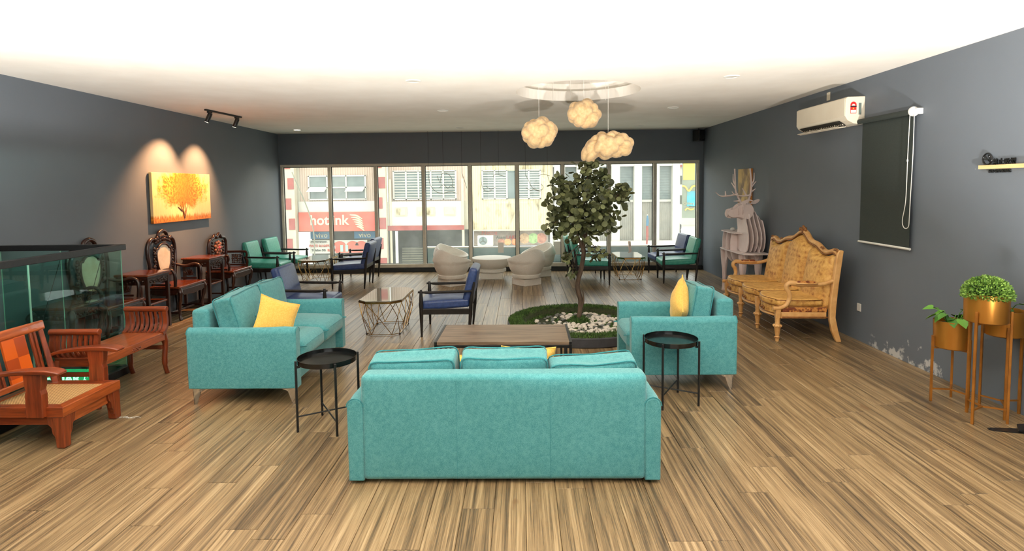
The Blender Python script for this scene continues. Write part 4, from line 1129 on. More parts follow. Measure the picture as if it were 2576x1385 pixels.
for x, z, r in ((-.34, 1.345, .062), (-.265, 1.35, .085), (-.185, 1.38, .105), (-.12, 1.40, .115)): MB().prism([(-.20 + r * .95 * math.cos(a), z + r * math.sin(a)) for a in [2 * PI * i / 16 for i in range(16)]], x - .007, x + .007, 'x').build('head_disc', M_DEER, dr, smooth=False)
for sy, x in ((-1, -.10), (1, .10)): MB().prism(sp2([(x - .05, 1.49), (x - .02, 1.53), (x + .07, 1.565), (x + .09, 1.54), (x + .03, 1.49)], 3), -.205 + sy * .05 - .006, -.205 + sy * .05 + .006, 'y').build('ear', M_DEER, dr, smooth=False)
def flatbranch(name, pts, r0, r1, y):
    P = smooth_path([(x, y, z) for x, z in pts], 5); n = len(P)
    MB().tube(P, [r0 + (r1 - r0) * i / (n - 1) for i in range(n)], 8).build(name, M_DEER, dr, ang=60)
for nm, pts, y in (('antler_beam', [(-.09, 1.49), (-.15, 1.60), (-.19, 1.70), (-.20, 1.84), (-.21, 2.05)], -.16), ('antler_beam', [(-.04, 1.49), (.0, 1.60), (.02, 1.70), (.02, 1.86), (.0, 2.05)], -.24),
                   ('antler_tine', [(-.20, 1.80), (-.23, 1.86), (-.235, 1.97)], -.16), ('antler_tine', [(-.20, 1.74), (-.26, 1.83)], -.16), ('antler_tine', [(.02, 1.80), (.06, 1.86), (.065, 1.98)], -.24), ('antler_tine', [(.02, 1.75), (.10, 1.85)], -.24),
                   ('antler_tine', [(-.17, 1.65), (-.30, 1.625), (-.44, 1.62), (-.52, 1.68)], -.20), ('antler_tine', [(.01, 1.63), (-.12, 1.62), (-.24, 1.64), (-.29, 1.69)], -.27), ('antler_tine', [(-.36, 1.625), (-.37, 1.70)], -.20), ('antler_tine', [(-.06, 1.62), (-.13, 1.74)], -.27), ('antler_tine', [(-.12, 1.54), (-.22, 1.535)], -.16), ('antler_tine', [(.0, 1.55), (.08, 1.53)], -.24), ('antler_tine', [(.02, 1.68), (.09, 1.73)], -.24)):
    flatbranch(nm, pts, .016 if 'beam' in nm else .015, .012 if 'beam' in nm else .006, y)
for dy, front in ((.44, 0), (-.34, 1)):
    for x in (-.13, .11):
        if front: pr = [(dy - .07, .735), (dy - .065, .55), (dy - .04, .38), (dy - .045, .30), (dy - .032, .12), (dy - .045, 0), (dy + .045, 0), (dy + .034, .12), (dy + .04, .32), (dy + .05, .40), (dy + .08, .55), (dy + .09, .735)]
        else: pr = [(dy - .14, .735), (dy - .13, .60), (dy - .04, .47), (dy - .01, .36), (dy - .03, .14), (dy - .045, 0), (dy + .045, 0), (dy + .035, .14), (dy + .07, .36), (dy + .075, .45), (dy + .10, .58), (dy + .10, .735)]
        MB().prism(sp2(pr[:5], 2, False) + pr[5:7] + sp2(pr[7:], 2, False), x - .009, x + .009, 'x').build('leg', M_DEER, dr, smooth=False)
        MB().prism(sp2([(x - .07, .70), (x - .05, .45), (x - .035, .34), (x - .032, .12), (x - .042, 0)], 2, False) + sp2([(x + .042, 0), (x + .032, .12), (x + .035, .34), (x + .05, .45), (x + .07, .70)], 2, False), dy - .009 + (.03 if not front else 0), dy + .009 + (.03 if not front else 0), 'y').build('leg_cross_plate', M_DEER, dr, smooth=False)
o = MB().sphere((0, 0, .028), .036, 20, 12, (1.15, 1, .8)).build('white_egg', M_WHITE, label='white egg ornament on top of the deer shelf', cat='ornament'); o.location = (3.53, 9.64, 1.032)

# ------------------------------------------------------------------ round planter, pebbles and tree
M_POT = pm('charcoal_planter', S(62, 62, 66), S(54, 54, 58), 12, rough=.55); M_SOIL = pm('dark_turf_base', S(40, 46, 24), S(58, 62, 34), 30, rough=.95)
M_GRASS = pm('artificial_grass', S(44, 70, 24), S(84, 116, 48), 14, rough=.8, src='World')
PX, PY, PR = .735, 7.22, .92
pl = empty('planter', (PX, PY, 0), 0, 'low round charcoal planter edged with grass around the tree', 'planter')
MB().lathe([(PR - .01, 0), (PR, .01), (PR, .105), (PR - .012, .115), (PR - .03, .115), (PR - .03, .02)], 72, cap=False).build('rim', M_POT, pl)
MB().lathe([(PR - .032, .10), (PR - .05, .125), (PR - .17, .125), (PR - .23, .09), (PR - .25, .045), (.001, .045)], 64, cap=False).build('turf_base', M_SOIL, pl)
q = random.Random(11); gr = MB()
def blade(x, y, z, h, lean, w=.006):
    a = q.uniform(0, 2 * PI); b = q.uniform(0, 2 * PI); c, s_ = math.cos(a) * w, math.sin(a) * w; lx, ly = math.cos(b) * lean, math.sin(b) * lean
    gr.v += [(x - c, y - s_, z), (x + c, y + s_, z), (x + lx, y + ly, z + h)]; k = len(gr.v); gr.f.append((k - 3, k - 2, k - 1)); gr.mi.append(0)
def turf_z(r):
    if r > PR - .05: return .115
    if r > PR - .17: return .125
    if r > PR - .25: return .045 + .08 * (r - PR + .25) / .08
    return .045
for _ in range(15000):
    a = q.uniform(0, 2 * PI); r = math.sqrt(q.uniform((PR - .27) ** 2, (PR - .012) ** 2)); blade(r * math.cos(a), r * math.sin(a), turf_z(r) - .004, q.uniform(.016, .04), .016)
for _ in range(7000):
    a = q.uniform(0, 2 * PI); r = math.sqrt(q.uniform(0, (PR - .25) ** 2)); x, y = r * math.cos(a), r * math.sin(a)
    if noise.noise(Vector((x * 3.2, y * 3.2, 4))) > -.05: blade(x, y, .043, q.uniform(.012, .03), .014)
for _ in range(1600):
    a = q.uniform(0, 2 * PI); r = .15 * math.sqrt(q.random()); blade(.0 + r * math.cos(a), .14 + r * math.sin(a), .043 + .07 * (1 - (r / .15) ** 2), q.uniform(.02, .04), .02)
gr.build('grass_turf', M_GRASS, pl, smooth=False, kind='stuff')
M_PEBW = pm('white_pebble', S(232, 224, 212), S(212, 200, 186), 14, rough=.6); M_PEBG = pm('grey_pebble', S(118, 118, 110), S(84, 86, 80), 14, rough=.6)
pm_w, pm_g = [], []
for k in range(4):
    for M_, L in ((M_PEBW, pm_w), (M_PEBG, pm_g)):
        s_ = MB().sphere((0, 0, 0), 1, 8, 5); s_.v = [tuple(Vector(v) * (1 + .22 * noise.noise(Vector(v) * 1.3 + Vector((k * 5, 0, 0))))) for v in s_.v]; L.append(s_.mesh('pebble', M_))
spots = []; tries = 0
while len(spots) < 240 and tries < 20000:
    tries += 1
    a = q.uniform(0, 2 * PI); r = (PR - .30) * math.sqrt(q.random()); x, y = r * math.cos(a), r * math.sin(a)
    dens = .5 + .5 * math.cos(a + .25) if r > .2 else .6
    if q.random() > dens * 1.1 + .12 or math.hypot(x, y - .14) < .09: continue
    s_ = q.uniform(.020, .036)
    if any((x - u) ** 2 + (y - v) ** 2 < (s_ + w) ** 2 * .80 for u, v, w in spots): continue
    spots.append((x, y, s_))
for x, y, s_ in spots:
    wht = q.random() < (.78 if x > -.15 else .45)
    o = obj('pebble', q.choice(pm_w if wht else pm_g)); o.location = (PX + x, PY + y, .045 + s_ * .5); o.rotation_euler = (q.uniform(-.2, .2), q.uniform(-.2, .2), q.uniform(0, 6.28)); o.scale = (s_ * 1.25, s_ * .95, s_ * .62)
    tag(o, 'smooth white pebble lying in the round planter' if wht else 'smooth grey pebble lying in the round planter', 'pebble', 'white pebbles in the planter' if wht else 'grey pebbles in the planter')
TX, TY = PX, PY + .12
tr = empty('tree', (TX, TY, .045), 0, 'slim artificial tree with round eucalyptus leaves growing from the planter', 'tree')
M_TRUNK = pm('tree_bark', S(96, 78, 62), S(66, 52, 42), 24, rough=.9, bump=.6, bscale=40, bdist=.01, stretch=(1, 1, .3))
tp = smooth_path([(-.015, 0, -.02), (-.005, 0, .05), (.02, .01, .28), (-.02, 0, .48), (.025, -.01, .69), (.06, 0, .88), (.055, 0, .96)], 5)
MB().tube(tp, [.048, .044, .040, .036, .034] + [.031] * 10 + [.029] * 15 + [.028], 10).build('trunk', M_TRUNK, tr, ang=60)
MB().tube(smooth_path([(.03, 0, .20), (.055, -.01, .30), (.05, 0, .42)], 4), [.018, .018, .017, .016, .014, .011, .009, .007, .005], 8).build('branch_stub', M_TRUNK, tr, ang=60)
NODES = []
def branch(pts, r0, r1, nm='branch'):
    P = smooth_path(pts, 5); n = len(P); MB().tube(P, [r0 + (r1 - r0) * i / (n - 1) for i in range(n)], 7).build(nm, M_TRUNK, tr, ang=60); NODES.extend(P[3:])
branch([(.055, 0, .93), (.0, -.02, 1.08), (-.05, -.03, 1.22), (-.12, 0, 1.42), (-.15, 0, 1.6)], .020, .008); branch([(.055, 0, .93), (.09, .02, 1.10), (.14, .03, 1.25), (.26, .03, 1.40), (.42, 0, 1.55), (.60, -.03, 1.74)], .020, .005); branch([(.055, 0, .93), (.06, .02, 1.2), (.06, -.02, 1.5), (.10, 0, 1.8), (.15, 0, 2.04)], .019, .005)
CB = [(.02, 0, 1.50, .36), (.36, 0, 1.56, .27), (-.24, 0, 1.50, .22), (.12, 0, 1.90, .22), (.04, 0, 1.24, .25), (.34, 0, 1.26, .17), (.56, -.02, 1.70, .12), (-.20, 0, 1.78, .17), (.22, -.1, .90, .09), (.15, 0, 2.02, .08), (.30, .05, 1.85, .13), (-.30, 0, 1.24, .14), (-.16, -.05, .86, .08), (-.10, -.05, .66, .05)]
for cx, cy, cz, cr in CB:
    for k in range(max(2, int(cr * 10))):
        d = Vector((q.gauss(0, 1), q.gauss(0, 1), q.gauss(0, 1) * .8)).normalized() * cr * q.uniform(.6, 1.0); e = Vector((cx, cy, cz)) + d
        s_ = min(NODES, key=lambda p: (p - e).length); mid_ = (s_ + e) / 2 + Vector((q.uniform(-.04, .04), q.uniform(-.04, .04), q.uniform(0, .05)))
        P = smooth_path([s_, mid_, e], 3); MB().tube(P, [.005 - .003 * i / (len(P) - 1) for i in range(len(P))], 5).build('twig', M_TRUNK, tr, ang=60)
def leaf_geo(L=.036):
    P = [(0, 0)] + [(L + L * .98 * math.cos(PI + a), L * .95 * math.sin(PI + a)) for a in [2 * PI * i / 10 for i in range(1, 10)]]
    return [(x, y, .012 * math.sin(x / (2 * L) * PI) - abs(y) * .25) for x, y in P], [(0, i, i + 1) for i in range(1, 9)]
def leaf_m(c1, c2, name):
    t = NT(name); rn = t.n('ShaderNodeObjectInfo').outputs['Random']; ri = t.n('ShaderNodeNewGeometry').outputs['Random Per Island']
    t.p(Base_Color=t.ramp(t.math('FRACT', t.math('ADD', rn, ri)), [(.0, c1), (1, c2)]), Roughness=.55); return t.m
M_LEAF = leaf_m(S(66, 72, 46), S(130, 136, 90), 'eucalyptus_leaf')
lm = MB().add(*leaf_geo()).mesh('leaf', M_LEAF, ang=80); lv, lf = leaf_geo()
LV = []
for cx, cy, cz, cr in CB:
    for k in range(int(8 + 4300 * cr ** 2.35)):
        d = Vector((q.gauss(0, 1), q.gauss(0, 1), q.gauss(0, 1))).normalized() * cr * q.random() ** .42; d.y *= .9
        LV.append(Vector((cx, cy, cz)) + d)
LV.sort(key=lambda p: p.y); fm = MB()
for i, p in enumerate(LV):
    s_ = q.uniform(.80, 1.25); M_ = T(*p) @ RZ(q.uniform(0, 2 * PI)) @ RX(q.gauss(0, .9)) @ RY(q.uniform(-.5, 1.3)) @ Matrix.Diagonal((s_, s_, s_, 1))
    if i < 300: obj('leaf', lm, tr, M_)
    else: fm.add(lv, lf, M_)
me = bpy.data.meshes.new('foliage'); me.from_pydata(fm.v, [], fm.f); me.materials.append(M_LEAF); me.shade_smooth(); tag(obj('foliage', me, tr), kind='stuff')

# ------------------------------------------------------------------ gold plant stands by the right wall
M_BRASS = pm('brushed_gold_metal', S(200, 138, 58), S(176, 116, 44), 6, rough=.34, metal=.75, stretch=(1, 1, .1)); M_BRASSL = pm('gold_painted_leg', S(178, 116, 44), S(154, 96, 34), 8, rough=.4, metal=.5)
M_POTHOS = leaf_m(S(40, 92, 26), S(110, 168, 58), 'pothos_leaf'); M_BOX = leaf_m(S(52, 98, 26), S(150, 186, 84), 'boxwood_leaf')
def plant_stand(loc, R, zp, hp, a0, label, kind, seed):
    root = empty('plant_stand', loc, 0, label, 'plant stand', 'gold plant stands with green plants'); g = random.Random(seed)
    MB().lathe([(R - .012, zp), (R, zp + .008), (R + .004, zp + hp), (R - .002, zp + hp), (R - .008, zp + hp - .04), (R - .02, zp + .02), (.001, zp + .02)], 48, cap=False).build('pot', M_BRASS, root)
    MB().lathe([(R - .008, zp + hp - .035), (.001, zp + hp - .028)], 32, cap=False).build('soil', M_SOIL, root)
    for k in range(3):
        a = a0 + k * 2 * PI / 3
        MB().box(R + .006, R + .022, -.009, .009, 0, zp + hp * .42, RZ(a)).build('leg', M_BRASSL, root, smooth=False, bevel=.002)
        MB().box(0, R + .006, -.006, .006, zp - .012, zp, RZ(a)).build('support_arm', M_BRASSL, root, smooth=False)
        MB().box(0, R + .006, -.005, .005, .10, .112, RZ(a)).build('lower_arm', M_BRASSL, root, smooth=False)
    zt_ = zp + hp
    if kind == 'ball':
        b = MB(); rb = R * 1.06; nb = 3400
        for i in range(nb):
            z = 1 - 1.15 * (i + .5) / nb; rr = math.sqrt(max(0, 1 - z * z)); a = i * 2.39996; d = Vector((rr * math.cos(a), rr * math.sin(a), z)); p = Vector((0, 0, zt_ - .015)) + Vector((d.x * rb, d.y * rb, d.z * rb * .92)) * g.uniform(.86, 1.04)
            M_ = T(*p) @ d.to_track_quat('X', 'Z').to_matrix().to_4x4() @ RX(g.uniform(0, 6.28)) @ RY(g.uniform(-.7, .7)); L = g.uniform(.016, .026)
            b.add([(0, 0, 0), (L * .5, L * .28, .002), (L, 0, 0), (L * .5, -L * .28, .002)], [(0, 1, 2, 3)], M_)
        m_ = bpy.data.meshes.new('leaf_ball'); m_.from_pydata(b.v, [], b.f); m_.materials.append(M_BOX); tag(obj('leaf_ball', m_, root), kind='stuff')
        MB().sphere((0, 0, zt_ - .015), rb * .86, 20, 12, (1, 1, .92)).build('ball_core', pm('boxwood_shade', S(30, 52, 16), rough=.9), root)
    else:
        for k in range(15):
            a = g.uniform(0, 2 * PI) if k > 4 else PI + (k - 2) * .5
            if loc[0] + math.cos(a) * .24 > XR - .02: a = PI - a
            r0, r1 = R * .3, R * g.uniform(.45, 1.25); h = g.uniform(.015, .075)
            s0 = Vector((r0 * math.cos(a), r0 * math.sin(a), zt_ - .03)); e = Vector((r1 * math.cos(a), r1 * math.sin(a), zt_ + h))
            MB().tube(smooth_path([s0, (s0 + e) / 2 + Vector((0, 0, .03)), e], 3), .003, 5).build('stem', M_POTHOS, root)
            L = g.uniform(.055, .085); P = [(0, 0), (-.08, .35), (.1, .52), (.4, .5), (.75, .28), (1.1, 0), (.75, -.28), (.4, -.5), (.1, -.52), (-.08, -.35)]
            vs = [(x * L, y * L, -.12 * L * x * x + .3 * L * abs(y)) for x, y in P] + [(.45 * L, 0, -.03 * L)]
            MB().add(vs, [(i, (i + 1) % 10, 10) for i in range(10)], T(*e) @ RZ(a + g.uniform(-.5, .5)) @ RY(g.uniform(-.1, .7)) @ RX(g.uniform(-.4, .4))).build('leaf', M_POTHOS, root, ang=80)
    return root


plant_stand((3.505, 4.685, 0), .125, .455, .225, math.radians(170), 'low gold plant stand with trailing pothos, nearest the wall socket', 'pothos', 3)
plant_stand((3.475, 4.315, 0), .135, .755, .215, math.radians(-150), 'tall gold plant stand with a clipped boxwood ball', 'ball', 4)
plant_stand((3.71, 4.43, 0), .125, .62, .20, math.radians(-120), 'gold plant stand with pothos half hidden at the right edge', 'pothos', 5)
fb = empty('stand_foot', (3.60, 4.10, 0), 0, 'flat black metal foot of a stand at the right edge', 'stand foot')
MB().prism(sp2([(-.20, .02), (-.21, .05), (-.18, .065), (.0, .05), (.10, .03), (.10, -.03), (0, -.035), (-.1, -.01)], 3), 0, .006, 'z').build('flat_blade', M_BLACKMET, fb, smooth=False)
MB().prism([(-.05, -.02), (.04, .10), (.14, .10), (.14, -.02)], .006, .02, 'z').build('riser_plate', M_BLACKMET, fb, smooth=False, bevel=.004)
MB().tube([(.10, .04, .02), (.10, .04, 1.1)], .016, 12).build('post', M_BLACKMET, fb)
# ------------------------------------------------------------------ ceiling fixtures
M_LAMPON = emit_mat('lit_lamp', (1, .86, .62, 1), 14); M_LENS = pm('frosted_lens', S(214, 210, 200), rough=.4)
tk = empty('track_light', (-4.52, 8.83, ZC), -.08, 'black ceiling track with two spotlights aimed at the painting', 'lamp')
MB().box(-.018, .018, -.46, .46, -.024, 0).build('track_rail', M_BLACKMET, tk, smooth=False, bevel=.002)
for y, tilt, yaw in ((-.36, .42, .25), (.34, .40, .10)):
    Mh = T(0, y, -.075) @ RZ(yaw) @ RY(tilt)
    h = MB().box(-.016, .016, y - .045, y + .045, -.05, -.024).build('adapter', M_BLACKMET, tk, smooth=False, bevel=.003)
    MB().tube([(0, y, -.05), (0, y, -.075)], .007, 8).build('swivel', M_BLACKMET, h)
    MB().lathe([(.024, -.115), (.032, -.112), (.032, .02), (.028, .028)], 20, Mh, cap=True).build('spot_barrel', M_BLACKMET, tk)
    MB().lathe([(.026, -.1155), (.001, -.1155)], 20, Mh, cap=False).build('lamp_face', M_LAMPON, tk)
DL = [((-4.41, 11.43), 'round ceiling downlight that is lit, in the far left corner'), ((-1.17, 6.41), 'unlit round downlight left of the ceiling recess, nearest row'), ((2.31, 6.41), 'unlit round downlight right of the ceiling recess, nearest row'), ((-1.18, 8.88), 'unlit round downlight left of the recess, middle row'),
      ((-1.18, 11.43), 'unlit round downlight left of the cloud lamps, close to the window wall'), ((2.33, 11.43), 'unlit round downlight close to the window wall, right of the cloud lamps'), ((2.32, 8.87), 'unlit round downlight right of the recess, middle row')]
for i, ((x, y), lab) in enumerate(DL):
    d = empty('downlight', (x, y, ZC), 0, lab, 'lamp', 'round ceiling downlights')
    MB().lathe([(.085, 0), (.085, -.006), (.078, -.010), (.066, -.008), (.062, -.002), (.062, 0)], 32, cap=False).build('trim_ring', M_WHITE, d)
    MB().lathe([(.062, -.004), (.001, -.004)], 32, cap=False).build('lens', M_LAMPON if i == 0 else M_LENS, d)


def cloud_mat():
    t = NT('warm_cotton_cloud'); n = t.noise(t.vec('Object'), 28, 4)
    t.p(Base_Color=t.ramp(n, [(.3, S(196, 160, 112)), (.7, S(222, 190, 142))]), Roughness=.95, Emission_Color=(1, .74, .42, 1), Emission_Strength=.05); t.b.inputs['Sheen Weight'].default_value = .3
    t.bump(n, .5, .008); return t.m


M_CLOUD = cloud_mat()
def cloud(loc, rx, ry, rz, seed, label, droop=0, top=2.975 + .24):
    root = empty('cloud_pendant', (loc[0], loc[1], loc[2]), 0, label, 'pendant lamp', 'cotton cloud pendant lamps'); g = random.Random(seed); sp = []
    nb = 24 if rx < .26 else 34
    for i in range(nb):
        z = 1 - 2 * (i + .5) / nb; r = math.sqrt(1 - z * z); a = i * 2.39996 + g.uniform(-.2, .2)
        sp.append((Vector((r * math.cos(a) * rx * .72, r * math.sin(a) * ry * .72, z * rz * .70)), g.uniform(.36, .50) * min(ry, rz) * 1.12))
    vs = []; fs = []; n, m = 72, 44
    for i in range(m + 1):
        t = -PI / 2 + PI * i / m
        for k in range(n):
            a = 2 * PI * k / n; d = Vector((math.cos(t) * math.cos(a) * rx, math.cos(t) * math.sin(a) * ry, math.sin(t) * rz)).normalized(); best = min(rx, ry, rz) * .55
            for c, r in sp:
                b = d.dot(c); disc = b * b - c.dot(c) + r * r
                if disc > 0: best = max(best, b + math.sqrt(disc))
            p = d * best
            if droop and p.x < -rx * .35: p.z -= droop * (abs(p.x) / rx - .35) ** 1.0 * 1.5 * (1 if p.z < 0 else .7)
            vs.append(p)
    for i in range(m):
        for k in range(n): fs.append((i * n + k, i * n + (k + 1) % n, (i + 1) * n + (k + 1) % n, (i + 1) * n + k))
    MB().add(vs, fs).build('cloud_shade', M_CLOUD, root, ang=60)
    if droop: MB().tube(smooth_path([(-rx * .62, 0, -rz * .5), (-rx * .58, .0, -rz * .95), (-rx * .5, 0, -rz * 1.35)], 4), [.05, .05, .048, .045, .04, .034, .026, .018, .004], 9).build('torn_tuft', M_CLOUD, root, ang=60)
    MB().tube([(0, 0, rz * .4), (0, 0, top - loc[2] - .02)], .0018, 6).build('cord', M_WHITE, root)
    MB().lathe([(.03, top - loc[2] - .03), (.038, top - loc[2] - .02), (.038, top - loc[2])], 16).build('ceiling_rose', M_WHITE, root)
    return root


cloud((.235, 7.25, 2.468), .215, .20, .170, 1, 'cotton cloud pendant lamp hanging lowest on the left')
cloud((.81, 7.40, 2.715), .205, .19, .160, 2, 'small cotton cloud pendant lamp hanging highest in the middle')
cloud((1.075, 7.12, 2.30), .345, .22, .150, 3, 'long frayed cotton cloud pendant lamp just above the treetop', .16)
for k, x in enumerate((.45, .68, .95, 1.15)): MB().tube([(x, RCY + RR - .16 - .05 * (k % 2), ZC + .24), (x, RCY + RR - .16 - .05 * (k % 2), ZC - .03)], .002, 6).build('hanging_wire', M_WHITE, label=['thin loose cord hanging in the ceiling recess, farthest left', 'thin loose cord hanging in the ceiling recess, second from the left', 'thin loose cord hanging in the ceiling recess, third from the left', 'thin loose cord hanging in the ceiling recess, farthest right'][k], cat='cord', group='loose cords in the recess')

# ------------------------------------------------------------------ right wall fixtures
M_ACW = pm('ivory_plastic', S(236, 226, 206), S(230, 219, 198), 3, rough=.35); M_DARKSLOT = pm('dark_vent', S(40, 38, 34), rough=.8)
ac = empty('air_conditioner', (XR, 7.15, 2.46), 0, 'white split air conditioner high on the right wall', 'air conditioner')
Lh = .575
MB().prism([(0, 0), (0, .31), (-.195, .305), (-.215, .285), (-.218, .09), (-.19, .045), (-.12, .008), (-.06, 0)], -Lh, Lh, 'y').build('casing', M_ACW, ac, smooth=False, bevel=.008, seg=3)
MB().box(-.222, -.217, -Lh + .012, Lh - .012, .095, .288).build('front_panel', M_ACW, ac, smooth=False, bevel=.002)
MB().add([(-.206, -Lh + .14, .052), (-.206, Lh - .06, .052), (-.128, Lh - .06, -.0005), (-.128, -Lh + .14, -.0005)], [(0, 1, 2, 3)]).build('air_outlet', M_DARKSLOT, ac, smooth=False)
for k in range(22): MB().box(-.16, -.135, -Lh + .17 + k * .042 - .002, -Lh + .17 + k * .042 + .002, .006, .03).build('vane', M_ACW, ac, smooth=False)
MB().prism([(-.135, -.010), (-.145, -.022), (-.185, -.030), (-.225, -.018), (-.228, -.012), (-.185, -.023), (-.148, -.015)], -Lh + .13, Lh - .05, 'y').build('flap', M_ACW, ac, smooth=False)
for k in (-.25, .05, .33): MB().box(-.165, -.155, k - .006, k + .006, -.022, .03).build('flap_hinge', M_ACW, ac, smooth=False)
M_RED = pm('label_red', S(214, 44, 40), rough=.5); M_LBW = pm('label_white', S(240, 232, 222), rough=.5); M_LBK = pm('label_black', S(40, 32, 34), rough=.5); M_LBY = pm('label_yellow', S(240, 190, 40), rough=.5); M_LCD = pm('display_grey', S(110, 122, 116), rough=.2)
ye = -Lh - .0015
lb = MB().prism([(-.165, .12), (-.098, .12), (-.098, .215)] + [(-.1315 + .0335 * math.cos(a), .215 + .034 * math.sin(a)) for a in [PI * i / 12 for i in range(1, 12)]] + [(-.165, .215)], ye - .001, ye + .0015, 'y').build('energy_label', M_RED, ac, smooth=False)
MB().prism([(-.1315 + .019 * math.cos(a), .205 + .019 * math.sin(a)) for a in [PI * i / 12 for i in range(13)]], ye - .0016, ye - .0009, 'y').build('dial', M_LBW, lb, smooth=False)
MB().box(-.166, -.097, ye - .0017, ye - .0009, .19, .204).build('label_band', M_LBK, lb, smooth=False); MB().box(-.161, -.102, ye - .0016, ye - .0009, .125, .158).build('label_panel', M_LBW, lb, smooth=False)
MB().prism([(-.1315 + (.012 if i % 2 == 0 else .005) * math.sin(PI * i / 5), .174 + (.012 if i % 2 == 0 else .005) * math.cos(PI * i / 5)) for i in range(10)], ye - .0018, ye - .0009, 'y').build('star', M_LBY, lb, smooth=False)
MB().box(-.073, -.043, ye - .001, ye + .0015, .105, .235).build('side_display', M_LCD, ac, smooth=False)
bd = empty('roller_blind', (3.80, 6.13, 2.485), 0, 'dark grey-green roller blind hanging flat on the right wall', 'blind')
M_BLIND = pm('grey_green_blind', S(52, 60, 56), S(46, 53, 50), 120, rough=.85)
MB().tube([(0, -.43, 0), (0, .47, 0)], .028, 18).build('roller_tube', M_BLIND, bd)
MB().box(.022, .026, -.41, .42, -1.335, 0).build('blind_fabric', M_BLIND, bd, smooth=False)
MB().tube([(.024, -.425, -1.34), (.024, .435, -1.34)], .013, 12).build('bottom_bar', M_WHITE, bd)
MB().lathe([(.045, -.012), (.048, 0), (.045, .012)], 24, T(0, -.445, 0) @ RX(PI / 2)).build('chain_wheel', M_WHITE, bd)
MB().box(.0, .058, -.50, -.455, -.028, .028).build('wall_bracket', M_WHITE, bd, smooth=False, bevel=.003)
MB().tube(smooth_path([(-.01, -.412, -.03), (-.01, -.40, -.4), (-.01, -.392, -.85), (-.01, -.352, -1.05), (-.01, -.37, -1.12), (-.01, -.41, -1.135), (-.01, -.446, -1.11), (-.01, -.452, -1.04), (-.01, -.458, -.85), (-.01, -.474, -.4), (-.01, -.474, -.03)], 6), .0038, 6).build('bead_chain', M_WHITE, bd)
MB().lathe([(.006, -.012), (.008, 0), (.006, .012)], 10, T(-.01, -.398, -.47)).build('chain_joint', M_WHITE, bd)
ns_ = empty('no_smoking_sign', (XR, 4.68, 1.92), 0, 'black no smoking sign letters on a pale wooden ledge at the right edge', 'sign')
M_SIGNB = pm('black_acrylic', S(16, 16, 17), rough=.3)
MB().box(-.032, 0, -.30, .222, -.015, .017).build('wood_ledge', wood('pale_pine', S(222, 178, 120), S(238, 204, 152), 1, 5, .45), ns_, smooth=False, bevel=.002)
MB().tube([(-.012, .155 + .046 * math.cos(a), .066 + .046 * math.sin(a)) for a in [2 * PI * i / 32 for i in range(32)]], .006, 8, closed=True).build('ring_mark', M_SIGNB, ns_)
MB().tube([(-.012, .190, .098), (-.012, .120, .034)], .005, 6).build('slash_mark', M_SIGNB, ns_)
MB().box(-.018, -.008, .122, .188, .060, .068).build('cigarette_mark', M_SIGNB, ns_, smooth=False)
MB().tube(smooth_path([(-.012, .128, .074), (-.012, .140, .078), (-.012, .134, .086), (-.012, .148, .090), (-.012, .142, .098)], 4), .0035, 6).build('smoke_mark', M_SIGNB, ns_)
for k, ch in enumerate('禁止吸烟'): obj('character', text_mesh(ch, .054, .004, M_SIGNB, bold=.0008), ns_, T(-.008, .078 - k * .056, .021) @ FACE_LEFT)
obj('lettering', text_mesh('NO SMOKING', .034, .004, M_SIGNB, bold=.0006), ns_, T(-.006, .035, -.046) @ FACE_LEFT)
sk = empty('wall_socket', (XR, 6.575, .385), 0, 'white double wall socket low on the right wall', 'socket'); MB().box(-.010, 0, -.036, .036, -.045, .045).build('plate', M_WHITE, sk, smooth=False, bevel=.004); MB().box(-.014, -.010, -.010, .010, .010, .030).build('switch', M_WHITE, sk, smooth=False)
MB().box(-.008, 0, -.038, .038, -.05, .05).build('blank_plate', M_ACW, smooth=False, bevel=.003, label='small cream blanking plate above the air conditioner', cat='wall plate').location = (XR, 7.35, 2.885)
pc = empty('gold_picture', (XR - .02, 9.96, 1.755), 0, 'narrow ochre abstract picture behind the deer antlers', 'picture')
MB().box(-.018, .018, -.265, .265, -.31, .31).build('canvas', pm('ochre_paint', S(120, 84, 36), S(206, 166, 88), 5, rough=.5, lo=.42, hi=.55, stretch=(1, 1, .5)), pc, smooth=False, bevel=.003)
MB().box(-.02, .018, -.285, -.266, -.31, .31).build('canvas_edge', pm('orange_edge', S(206, 132, 60), rough=.5), pc, smooth=False)
spk = empty('corner_speaker', (3.70, 12.10, 2.82), .5, 'black wall speaker in the upper right corner above the window', 'speaker')
MB().rbox(.17, .19, .23, .015).build('cabinet', M_BLACKMET, spk); MB().lathe([(.06, 0), (.055, .004), (.02, -.01), (.001, -.012)], 24, T(0, -.0955, -.03) @ RX(PI / 2), cap=False).build('cone', M_RUBBER, spk); MB().tube([(.06, .06, .10), (.10, .10, .155)], .012, 8).build('wall_bracket', M_BLACKMET, spk)
